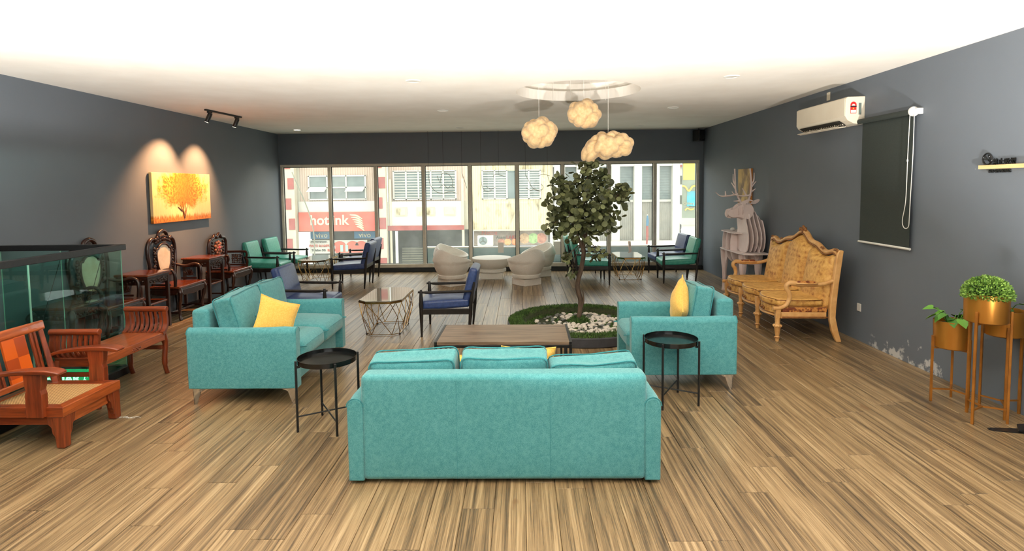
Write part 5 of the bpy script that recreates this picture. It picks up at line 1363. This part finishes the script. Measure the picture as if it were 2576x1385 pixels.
# unlit wire lettering hanging in front of the glass
M_NEON = pm('unlit_neon_tube', S(150, 140, 120), rough=.4)
def neon(x0, drops, strokes, label):
    root = empty('hanging_wire_sign', (x0, 12.1, 0), 0, label, 'sign', 'unlit wire signs hanging at the window')
    for dx, z in drops: MB().tube([(dx, 0, ZC), (dx, 0, z)], .0025, 6).build('cable', M_BLACKMET, root)
    for st in strokes: MB().tube(smooth_path([(x, 0, z) for x, z in st], 5), .0045, 6).build('wire_stroke', M_NEON, root)
neon(-1.93, [(0, 2.08), (.31, 2.12), (.70, 2.10)], [[(0, 2.08), (.02, 1.90), (.12, 1.74), (.28, 1.68), (.45, 1.72), (.58, 1.68)], [(.18, 2.05), (.24, 1.90), (.26, 2.02), (.30, 2.10), (.42, 2.08), (.50, 1.95), (.49, 1.82)], [(.70, 2.10), (.76, 1.92), (.80, 1.78)], [(.22, 1.80), (.32, 1.86), (.40, 1.78), (.46, 1.84), (.54, 1.79)]], 'unlit curly wire lettering hanging at the window left of the white table')
neon(-.83, [(0, 2.08), (.37, 2.06), (.93, 2.06), (1.39, 2.04)], [[(0, 2.08), (.01, 1.88), (.05, 1.76), (.14, 1.70), (.22, 1.74)], [(.26, 2.0), (.28, 2.06), (.40, 2.05), (.50, 2.02)], [(.93, 2.06), (1.0, 1.92), (1.06, 1.80), (1.16, 1.72), (1.28, 1.74)], [(1.2, 2.02), (1.3, 2.06), (1.44, 2.02)], [(1.39, 2.04), (1.44, 1.88), (1.50, 1.66)], [(.94, 1.78), (1.04, 1.72), (1.12, 1.76), (1.22, 1.70), (1.30, 1.78), (1.26, 1.86)], [(.10, 1.82), (.2, 1.76), (.3, 1.80)]], 'unlit curly wire lettering hanging at the window above the round table')
for x, z, s, lab in ((-.44, .50, .11, 'small white notice stuck low on the glass behind the round table'), (.77, .48, .14, 'larger white notice stuck low on the glass right of the tub chairs')):
    MB().box(-s * .55, s * .55, -.003, 0, -s, s).build('paper_notice', M_WHITE, smooth=False, label=lab, cat='notice').location = (x, YF + .047, z)
# ------------------------------------------------------------------ the street outside
YW, GZ = 26.0, -4.1
M_CREAM = pm('cream_plaster', S(185, 178, 156), S(176, 166, 142), 1.2, rough=.9, src='World'); M_PINKCOR = pm('faded_pink_sheet', S(179, 160, 142), S(171, 148, 130), 1.0, rough=.8, src='World')
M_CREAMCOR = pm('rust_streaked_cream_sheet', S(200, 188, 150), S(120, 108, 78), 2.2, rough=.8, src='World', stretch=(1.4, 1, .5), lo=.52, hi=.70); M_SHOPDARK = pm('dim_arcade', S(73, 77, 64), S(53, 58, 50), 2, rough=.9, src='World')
M_EXTGLASS = pm('grey_green_window_glass', S(98, 112, 108), S(80, 94, 90), 2, rough=.25, src='World'); M_EXTW = pm('white_paint_outside', S(187, 184, 173), S(180, 178, 166), 2, rough=.8, src='World')
M_SIGNRED = pm('faded_red_sign', S(176, 69, 52), S(180, 90, 66), 1.0, rough=.6, src='World'); M_BRICKRED = pm('faded_red_paint', S(150, 78, 70), S(136, 66, 60), 3, rough=.9, src='World'); M_BLUES = pm('blue_sign', S(30, 90, 123), S(46, 104, 133), 2, rough=.6, src='World')
M_SHUT = pm('grey_shutter', S(114, 112, 92), S(99, 99, 81), 3, rough=.6, src='World'); M_YTXT = pm('pale_yellow_letter', S(191, 184, 149), rough=.6); M_GREYCOR = pm('pale_grey_sheet', S(156, 152, 140), S(143, 142, 132), 2, rough=.8, src='World')
MB().box(-60, 90, 12.6, 160, GZ - .2, GZ).build('ground_street', pm('grey_beige_asphalt', S(170, 166, 152), S(150, 148, 138), 1, rough=.9, src='World'), smooth=False, kind='structure', label='pale street surface below the window')  # asphalt in its own grey-beige, mottled by noise
def part(nm, x0, x1, z0, z1, mat, par, y0=0.0, d=.06, bevel=0): return MB().box(x0, x1, -y0 - d, -y0, z0, z1).build(nm, mat, par, smooth=False, bevel=bevel)
def corr(nm, x0, x1, z0, z1, mat, par, y0=.0, p=.11):
    m = MB(); n = int((x1 - x0) / p); vs = []; fs = []
    for i in range(n * 4 + 1):
        x = x0 + (x1 - x0) * i / (n * 4); y = -y0 - (0, .022, .03, .022)[i % 4]; vs += [(x, y, z0), (x, y, z1)]
    for i in range(n * 4): fs.append((2 * i, 2 * i + 2, 2 * i + 3, 2 * i + 1))
    return m.add(vs, fs).build(nm, mat, par, smooth=False)
def louvres(par, x0, x1, z0, z1, bays, rows):
    fr = part('louvre_window', x0, x1, z0, z1, M_EXTGLASS, par, .02, .02); w = (x1 - x0) / bays; h = (z1 - z0) / rows
    sl = MB().box(-w / 2 + .04, w / 2 - .04, -.03, .0, -h * .14, h * .14, RX(.35)).mesh('louvre', M_EXTW, smooth=False)
    for b in range(bays):
        for r in range(rows): obj('louvre', sl, fr, T(x0 + (b + .5) * w, -.05, z0 + (r + .5) * h))
    for b in range(bays + 1): MB().box(x0 + b * w - .035, x0 + b * w + .035, -.09, -.02, z0 - .05, z1 + .05).build('louvre_post', M_EXTW, fr, smooth=False)
    for z in (z0 - .05, z1 + .02): MB().box(x0 - .04, x1 + .04, -.09, -.02, z, z + .05).build('louvre_rail', M_EXTW, fr, smooth=False)
def put_text(par, s, size, x, z, mat, y, bold=.0, nm='lettering', sx=1.0): return obj(nm, text_mesh(s, size, .01, mat, bold=bold, sx=sx), par, T(x, -y - .012, z) @ FACE_CAM)
# pale green corner house at the far left
b0 = empty('corner_house', (0, YW, 0), 0, 'pale green house edge at the far left of the window', 'building'); part('side_wall', -14, -10.52, GZ, 5, pm('pale_green_plaster', S(176, 190, 168), rough=.9), b0, -.5, .6)
# first shophouse: red phone-shop sign
ba = empty('shophouse', (0, YW, 0), 0, 'cream shophouse with the red phone shop signboard', 'building', 'shophouses across the street')
part('wall', -10.5, -6.1, -.1, 5, M_CREAM, ba, -.3, .3); corr('corrugated_cladding', -10.0, -6.45, 1.24, 4.2, M_PINKCOR, ba, .0)
w = part('window', -9.55, -6.97, 1.33, 2.40, M_EXTGLASS, ba, .03, .03)
for x in (-9.55, -8.72, -7.86, -6.99): MB().box(x - .03, x + .03, -.12, -.05, 1.33, 2.40).build('frame_bar', M_EXTW, w, smooth=False)
for z in (1.33, 1.86, 2.38): MB().box(-9.58, -6.94, -.12, -.05, z - .03, z + .03).build('frame_bar', M_EXTW, w, smooth=False)
for x in (-9.13, -7.42): MB().box(-.40, .40, -.015, .0, -.42, 0, T(x, -.12, 1.84) @ RX(-1.15)).build('open_sash', M_EXTW, w, smooth=False)
part('parapet_band', -10.05, -6.3, .76, 1.24, M_EXTW, ba, .0, .12)
sg = part('signboard', -10.0, -6.52, -.10, .76, M_SIGNRED, ba, .15, .12)
put_text(sg, 'hotlink', .62, -8.62, .20, M_YTXT, .27, .012)
for k in range(6):
    xc, zc = -7.32 + .03 * k - .06, .58 - .105 * k; MB().tube(smooth_path([(xc - .30 + .03 * k, -.285, zc + .05), (xc, -.285, zc + .01), (xc + .26 - .015 * k, -.285, zc - .14)], 4), [.015, .025, .035, .04, .042, .04, .035, .028, .015], 6, flat=.999).build('swirl_stroke', M_YTXT, sg)
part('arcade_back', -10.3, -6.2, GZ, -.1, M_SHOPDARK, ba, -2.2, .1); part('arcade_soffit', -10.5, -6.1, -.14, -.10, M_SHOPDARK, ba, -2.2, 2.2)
for (x0, x1) in ((-9.75, -8.70), (-7.72, -6.72)):
    v = part('blue_fascia', x0, x1, -.50, -.18, M_BLUES, ba, -.5, .06); put_text(v, 'vivo', .34, (x0 + x1) / 2, -.44, M_YTXT, -.44, .0)
bnr = empty('phone_banner', (0, YW, 0), 0, 'white and red phone advertising banner under the shop signs', 'banner')
part('cloth', -9.73, -7.08, -1.16, -.55, M_EXTW, bnr, -.3, .03); part('red_field', -8.55, -7.10, -1.14, -.80, M_SIGNRED, bnr, -.265, .012)
for k, x in enumerate((-8.35, -7.75, -7.35)): MB().prism([(x + .28 * math.cos(a), -.80 + .20 * math.sin(a)) for a in [PI * i / 10 for i in range(11)]], .25, .262, 'y').build('red_arch', M_SIGNRED, bnr, smooth=False)
for x in (-8.25, -8.02): part('green_phone', x - .06, x + .06, -1.08, -.78, pm('mint_print', S(150, 220, 170), rough=.6), bnr, -.24, .008)
part('dark_tag', -9.66, -8.95, -.68, -.59, M_SHOPDARK, bnr, -.265, .012); put_text(bnr, 'PASCABAYAR HOTLINK', .075, -9.30, -.665, M_EXTW, -.25, .0)
put_text(bnr, 'PASTI MAMPU', .16, -9.25, -.86, M_SIGNRED, -.25, .004); put_text(bnr, 'Telefon 5G', .14, -9.32, -1.05, M_SHOPDARK, -.25, .003); put_text(bnr, 'RM99', .16, -8.72, -1.06, M_SIGNRED, -.25, .004)
# red and white pilasters
for x0, x1, lab in ((-10.5, -10.05, 'red and white banded pillar at the far left of the window view'), (-6.5, -5.98, 'red and white banded pillar between the first two shophouses')):
    c = empty('banded_pillar', (0, YW - .2, 0), 0, lab, 'pillar'); part('shaft', x0, x1, GZ, 5, M_CREAM, c, .0, .3)
    for k in range(9): part('red_block', x0 + (.02 if k % 2 else .16), x1 - (.16 if k % 2 else .02), -3.6 + k * .9, -3.6 + k * .9 + .5, M_BRICKRED, c, .3, .03)
# second shophouse: louvred window over white panels
bb = empty('shophouse', (0, YW, 0), 0, 'shophouse with a wide louvred window over white panels', 'building', 'shophouses across the street')
part('wall', -6.0, -2.35, -.1, 5, M_CREAM, bb, -.3, .3); corr('corrugated_cladding', -5.95, -2.5, 1.2, 4.2, M_PINKCOR, bb); louvres(bb, -5.72, -2.92, 1.32, 2.52, 5, 10)
part('white_parapet', -5.98, -2.62, .12, 1.2, M_EXTW, bb, .1, .15)
for x0, x1 in ((-5.65, -5.10), (-4.68, -3.85), (-3.45, -2.92)):
    f = part('panel_frame', x0, x1, .55, .95, M_CREAM, bb, .25, .03); part('panel_inset', x0 + .06, x1 - .06, .60, .90, M_CREAMCOR, f, .28, .02)
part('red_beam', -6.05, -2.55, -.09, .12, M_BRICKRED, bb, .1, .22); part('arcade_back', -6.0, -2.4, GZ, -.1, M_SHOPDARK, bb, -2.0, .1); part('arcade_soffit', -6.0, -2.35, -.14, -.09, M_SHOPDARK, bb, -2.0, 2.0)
sh_ = part('shutter_box', -5.70, -4.02, -2.6, -1.0, M_SHOPDARK, bb, -1.5, .2)
for k in range(13): MB().box(-5.68, -4.42, 1.255, 1.30, -2.5 + k * .115, -2.5 + k * .115 + .07).build('shutter_slat', M_SHUT, sh_, smooth=False)
for k in range(13): MB().box(-4.28, -3.4, 1.255, 1.30, -2.5 + k * .115, -2.5 + k * .115 + .07).build('shutter_slat', M_SHUT, sh_, smooth=False)
for x in (-5.85, -2.60): MB().tube([(x, -.25, 2.2), (x, -.25, GZ)], .06, 10).build('downpipe', M_CREAM, bb)
# third shophouse: cream sheet over a food signboard
bc = empty('shophouse', (0, YW, 0), 0, 'shophouse with cream corrugated sheets above a food signboard', 'building', 'shophouses across the street')
part('wall', -2.35, 1.45, -.1, 5, M_CREAM, bc, -.3, .3); corr('corrugated_cladding', -2.25, 1.35, -.12, 4.2, M_CREAMCOR, bc); louvres(bc, -1.72, -.62, 1.30, 2.50, 2, 11); louvres(bc, -.15, .88, 1.30, 2.50, 2, 11); part('plain_window', -.58, -.19, 1.28, 2.52, M_EXTGLASS, bc, .03, .03)
part('lower_sheet_lip', -2.25, 1.35, -.16, -.10, M_CREAM, bc, .0, .18)
fs_ = part('food_signboard', -2.15, 1.22, -.85, -.18, pm('brown_food_print', S(150, 136, 120), S(104, 92, 80), 2.2, rough=.7, src='World'), bc, -.3, .08)
put_text(fs_, 'Nettie', .28, -1.45, -.36, M_SIGNRED, -.22, .003); put_text(fs_, 'Asam', .20, -.92, -.55, M_SHOPDARK, -.22, .002); put_text(fs_, 'LAKSA', .22, -.36, -.56, M_BRICKRED, -.22, .005)
for x, c in ((-.92, (150, 92, 70)), (-.62, (170, 130, 84)), (-.28, (196, 110, 72)), (.15, (150, 120, 90)), (.55, (120, 150, 92)), (.92, (150, 90, 70))): MB().lathe([(.16 if x < 0 else .24, 0), (.13, .02), (.001, .03)], 20, T(x, .218, -.70 if x < 0 else -.55) @ RX(PI / 2), cap=False).build('bowl_print', pm('bowl_colour', S(*c), S(min(255, c[0] + 40), min(255, c[1] + 40), min(255, c[2] + 30)), 8, rough=.6), fs_)
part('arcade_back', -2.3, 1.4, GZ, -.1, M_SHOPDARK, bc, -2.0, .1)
au = empty('outdoor_condenser', (-1.60, YW - .35, -.80), 0, 'white air conditioner condenser on the food shop front', 'condenser')
MB().box(-.35, .35, -.14, .14, 0, .45).build('casing', M_EXTW, au, smooth=False, bevel=.02); MB().lathe([(.185, 0), (.185, .012), (.001, .012)], 28, T(-.10, -.141, .225) @ RX(PI / 2), cap=False).build('fan_grille', M_EXTGLASS, au)
for a in range(3): MB().box(-.02, .02, -.006, 0, 0, .16, T(-.10, -.155, .225) @ RY(a * 2.09)).build('fan_blade', M_SHOPDARK, au, smooth=False)
MB().box(-.30, -.26, .02, .36, -.04, 0).build('wall_bracket', M_SHUT, au, smooth=False); MB().box(.26, .30, .02, .36, -.04, 0).build('wall_bracket', M_SHUT, au, smooth=False)
# white modern block on the right
bd_ = empty('office_block', (0, YW, 0), 0, 'white block with tall columns and grey shutters at the right', 'building')
part('wall', 1.45, 7.1, GZ, 5, M_EXTW, bd_, -.5, .3)
CX = [(1.5, 1.98), (2.50, 2.72), (3.2, 3.5), (4.05, 4.42), (5.06, 5.40), (5.92, 6.18), (6.76, 7.08)]
for x0, x1 in CX: part('column', x0, x1, GZ, 5, M_EXTW, bd_, -.2, .4)
for (a, b), (c, d) in zip(CX[:-1], CX[1:]):
    s_ = part('upper_shutter', b, c, 1.16, 2.66, M_EXTGLASS, bd_, -.18, .03)
    for k in range(12): MB().box(b + .02, c - .02, .13, .15, 1.22 + k * .12, 1.22 + k * .12 + .085).build('shutter_slat', M_EXTGLASS, s_, smooth=False)
    corr('lower_sheet', b, c, -.66, 1.06, M_GREYCOR, bd_, -.18, .09); part('sill', b, c, 1.06, 1.16, M_EXTW, bd_, -.15, .08)
part('lintel', 1.45, 7.1, 2.66, 2.95, M_EXTW, bd_, -.15, .3); part('ledge', 1.45, 7.1, -.86, -.66, M_EXTW, bd_, .1, .5)
fg = empty('furled_flag', (5.46, YW - .9, -.9), 0, 'furled blue and red flag on a pole in front of the white block', 'flag')
MB().tube([(0, 0, 0), (.03, 0, 1.45)], .02, 8).build('pole', M_EXTW, fg); MB().tube([(.02, -.02, .95), (.03, -.03, 1.15), (.03, -.02, 1.40)], [.05, .06, .03], 8).build('blue_cloth', M_BLUES, fg); MB().tube([(0, -.02, .05), (.02, -.03, .5), (.02, -.02, .95)], [.03, .055, .05], 8).build('red_cloth', M_BRICKRED, fg)
# parapet ledge just outside the glass
lg = empty('outer_parapet', (0, 12.80, 0), 0, 'teal grey parapet wall just outside the window panes', 'parapet'); MB().box(-2.1, 3.62, -.08, .08, -.5, .46).build('wall_body', pm('teal_grey_render', S(104, 138, 132), S(88, 120, 116), 4, rough=.8, src='World'), lg, smooth=False); MB().box(-2.12, 3.64, -.10, .10, .46, .485).build('coping', M_ALU, lg, smooth=False)
wp = MB().prism([(-.02, 0), (.035, 0), (.0, .36), (-.05, .36)], -.02, .02, 'y').build('wooden_stake', pm('weathered_wood', S(170, 120, 84), rough=.8), smooth=False, label='short reddish wooden stake leaning on the parapet outside', cat='stake'); wp.location = (2.40, 12.66, .22)
# projecting beer sign and cables
cb = empty('projecting_sign', (3.98, 13.75, 0), -.25, 'tall grey beer sign hung outside the right end of the window', 'sign')
M_SG = pm('grey_green_sign', S(150, 158, 138), S(138, 148, 128), 3, rough=.5); M_SGO = pm('gold_sign_print', S(240, 196, 96), S(230, 180, 90), 4, rough=.5); M_SGB = pm('blue_sign_print', S(70, 190, 220), S(120, 160, 150), 5, rough=.4)  # sign box, gold print and blue panel colours, each varied by noise
MB().box(-.15, .15, -.05, .05, 1.02, 2.62).build('sign_box', M_SG, cb, smooth=False, bevel=.006); MB().box(-.13, .13, -.054, -.05, 1.92, 2.60).build('gold_panel', M_SGO, cb, smooth=False); MB().box(-.04, .15, -.054, -.05, 1.30, 1.66).build('blue_panel', M_SGB, cb, smooth=False)
obj('lettering', text_mesh('Carlsberg', .085, .002, M_YTXT, bold=.001, sx=.72), cb, T(0, -.057, 1.34) @ FACE_CAM)
MB().tube(smooth_path([(-.15, -.056, 1.78), (-.08, -.056, 1.76), (0, -.056, 1.66), (.08, -.056, 1.76), (.15, -.056, 1.78)], 4), .022, 6, flat=.999).build('gold_swash', M_SGO, cb); MB().tube(smooth_path([(-.08, -.056, 1.20), (-.03, -.056, 1.25), (.04, -.056, 1.22), (.12, -.056, 1.24)], 4), .018, 6).build('gold_tail', M_SGO, cb)
for z in (1.3, 2.45): MB().tube([(0, .04, z), tuple(RZ(.25) @ Vector((0, -1.24, z)))], .010, 8).build('bracket_arm', M_BLACKMET, cb)
for k, P in enumerate(([(-7.95, 20, 2.4), (-7.35, 20, .8), (-7.25, 20, -.4), (-7.4, 20, -2.2)], [(-8.35, 20, .2), (-8.05, 20, -1.2), (-7.7, 20, -2.2)])): MB().tube(smooth_path(P, 6), .02, 6).build('overhead_cable', M_SHUT, label=('thick cable hanging in a curve across the red signboard', 'thin cable slanting across the red and white pillar')[k], cat='cable')
# far end of the street with passers-by
fb_ = empty('distant_house', (24, 86, 0), 0, 'small white house with dark windows at the end of the street', 'building')
MB().box(-4, 6, 0, 4, GZ, 4.5).build('wall', M_EXTW, fb_, smooth=False)
for z in (-1.0, 1.9): MB().box(-3.9, 5.5, -.06, 0, z, z + 1.3).build('window', M_SHOPDARK, fb_, smooth=False)
MB().box(-4.2, 6.2, -.6, 4.2, 4.5, 4.8).build('roof', M_BRICKRED, fb_, smooth=False)
for k in range(7): MB().box(-1.6, 1.6, -.22, .22, 0, .012).build('crossing_stripe', M_EXTW, smooth=False, label='white painted stripe of the zebra crossing down the street', cat='road marking', group='zebra crossing stripes').location = (18.6 + k * .12, 52 + k * 1.2, GZ)
def person(loc, rz, top, legs, lab, step=.18):
    me = bpy.data.meshes.new('body'); P = [(0, 0, .95), (0, 0, 1.15), (0, 0, 1.42), (0, 0, 1.50), (0, .01, 1.58), (0, .02, 1.68), (.10, 0, .90), (.11, step, .50), (.11, step * .8, .07), (.11, step + .12, .03), (-.10, 0, .90), (-.11, -step * .6, .50), (-.11, -step * 1.4, .08), (-.11, -step * 1.2 + .1, .03), (.19, 0, 1.38), (.25, -.05, 1.12), (.24, .08, .90), (-.19, 0, 1.38), (-.25, .05, 1.12), (-.24, .14, .92)]
    E = [(0, 1), (1, 2), (2, 3), (3, 4), (4, 5), (0, 6), (6, 7), (7, 8), (8, 9), (0, 10), (10, 11), (11, 12), (12, 13), (2, 14), (14, 15), (15, 16), (2, 17), (17, 18), (18, 19)]; R = [.15, .15, .16, .06, .09, .085, .10, .075, .045, .045, .10, .075, .045, .045, .06, .045, .035, .06, .045, .035]
    me.from_pydata(P, E, []); o = obj('person', me); sk_ = o.modifiers.new('skin', 'SKIN'); 
    for i, v in enumerate(me.skin_vertices[0].data): v.radius = (R[i], R[i]); v.use_root = (i == 0)
    o.modifiers.new('subsurf', 'SUBSURF').levels = 1; t = NT('clothes'); z = t.n('ShaderNodeSeparateXYZ', i={0: t.n('ShaderNodeTexCoord').outputs['Object']}).outputs[2]
    t.p(Base_Color=t.ramp(t.math('DIVIDE', z, 1.8), [(.0, legs), (.52, top), (.84, S(150, 110, 88)), (.925, S(30, 26, 24))], 'CONSTANT'), Roughness=.9); me.materials.append(t.m)
    o.location = loc; o.rotation_euler = (0, 0, rz); return tag(o, lab, 'person')
person((18.05, 66, GZ), 2.6, S(60, 62, 60), S(44, 44, 46), 'walking person in dark clothes on the street outside'); person((19.0, 72, GZ), .4, S(226, 220, 210), S(150, 146, 138), 'walking person in pale clothes farther down the street')
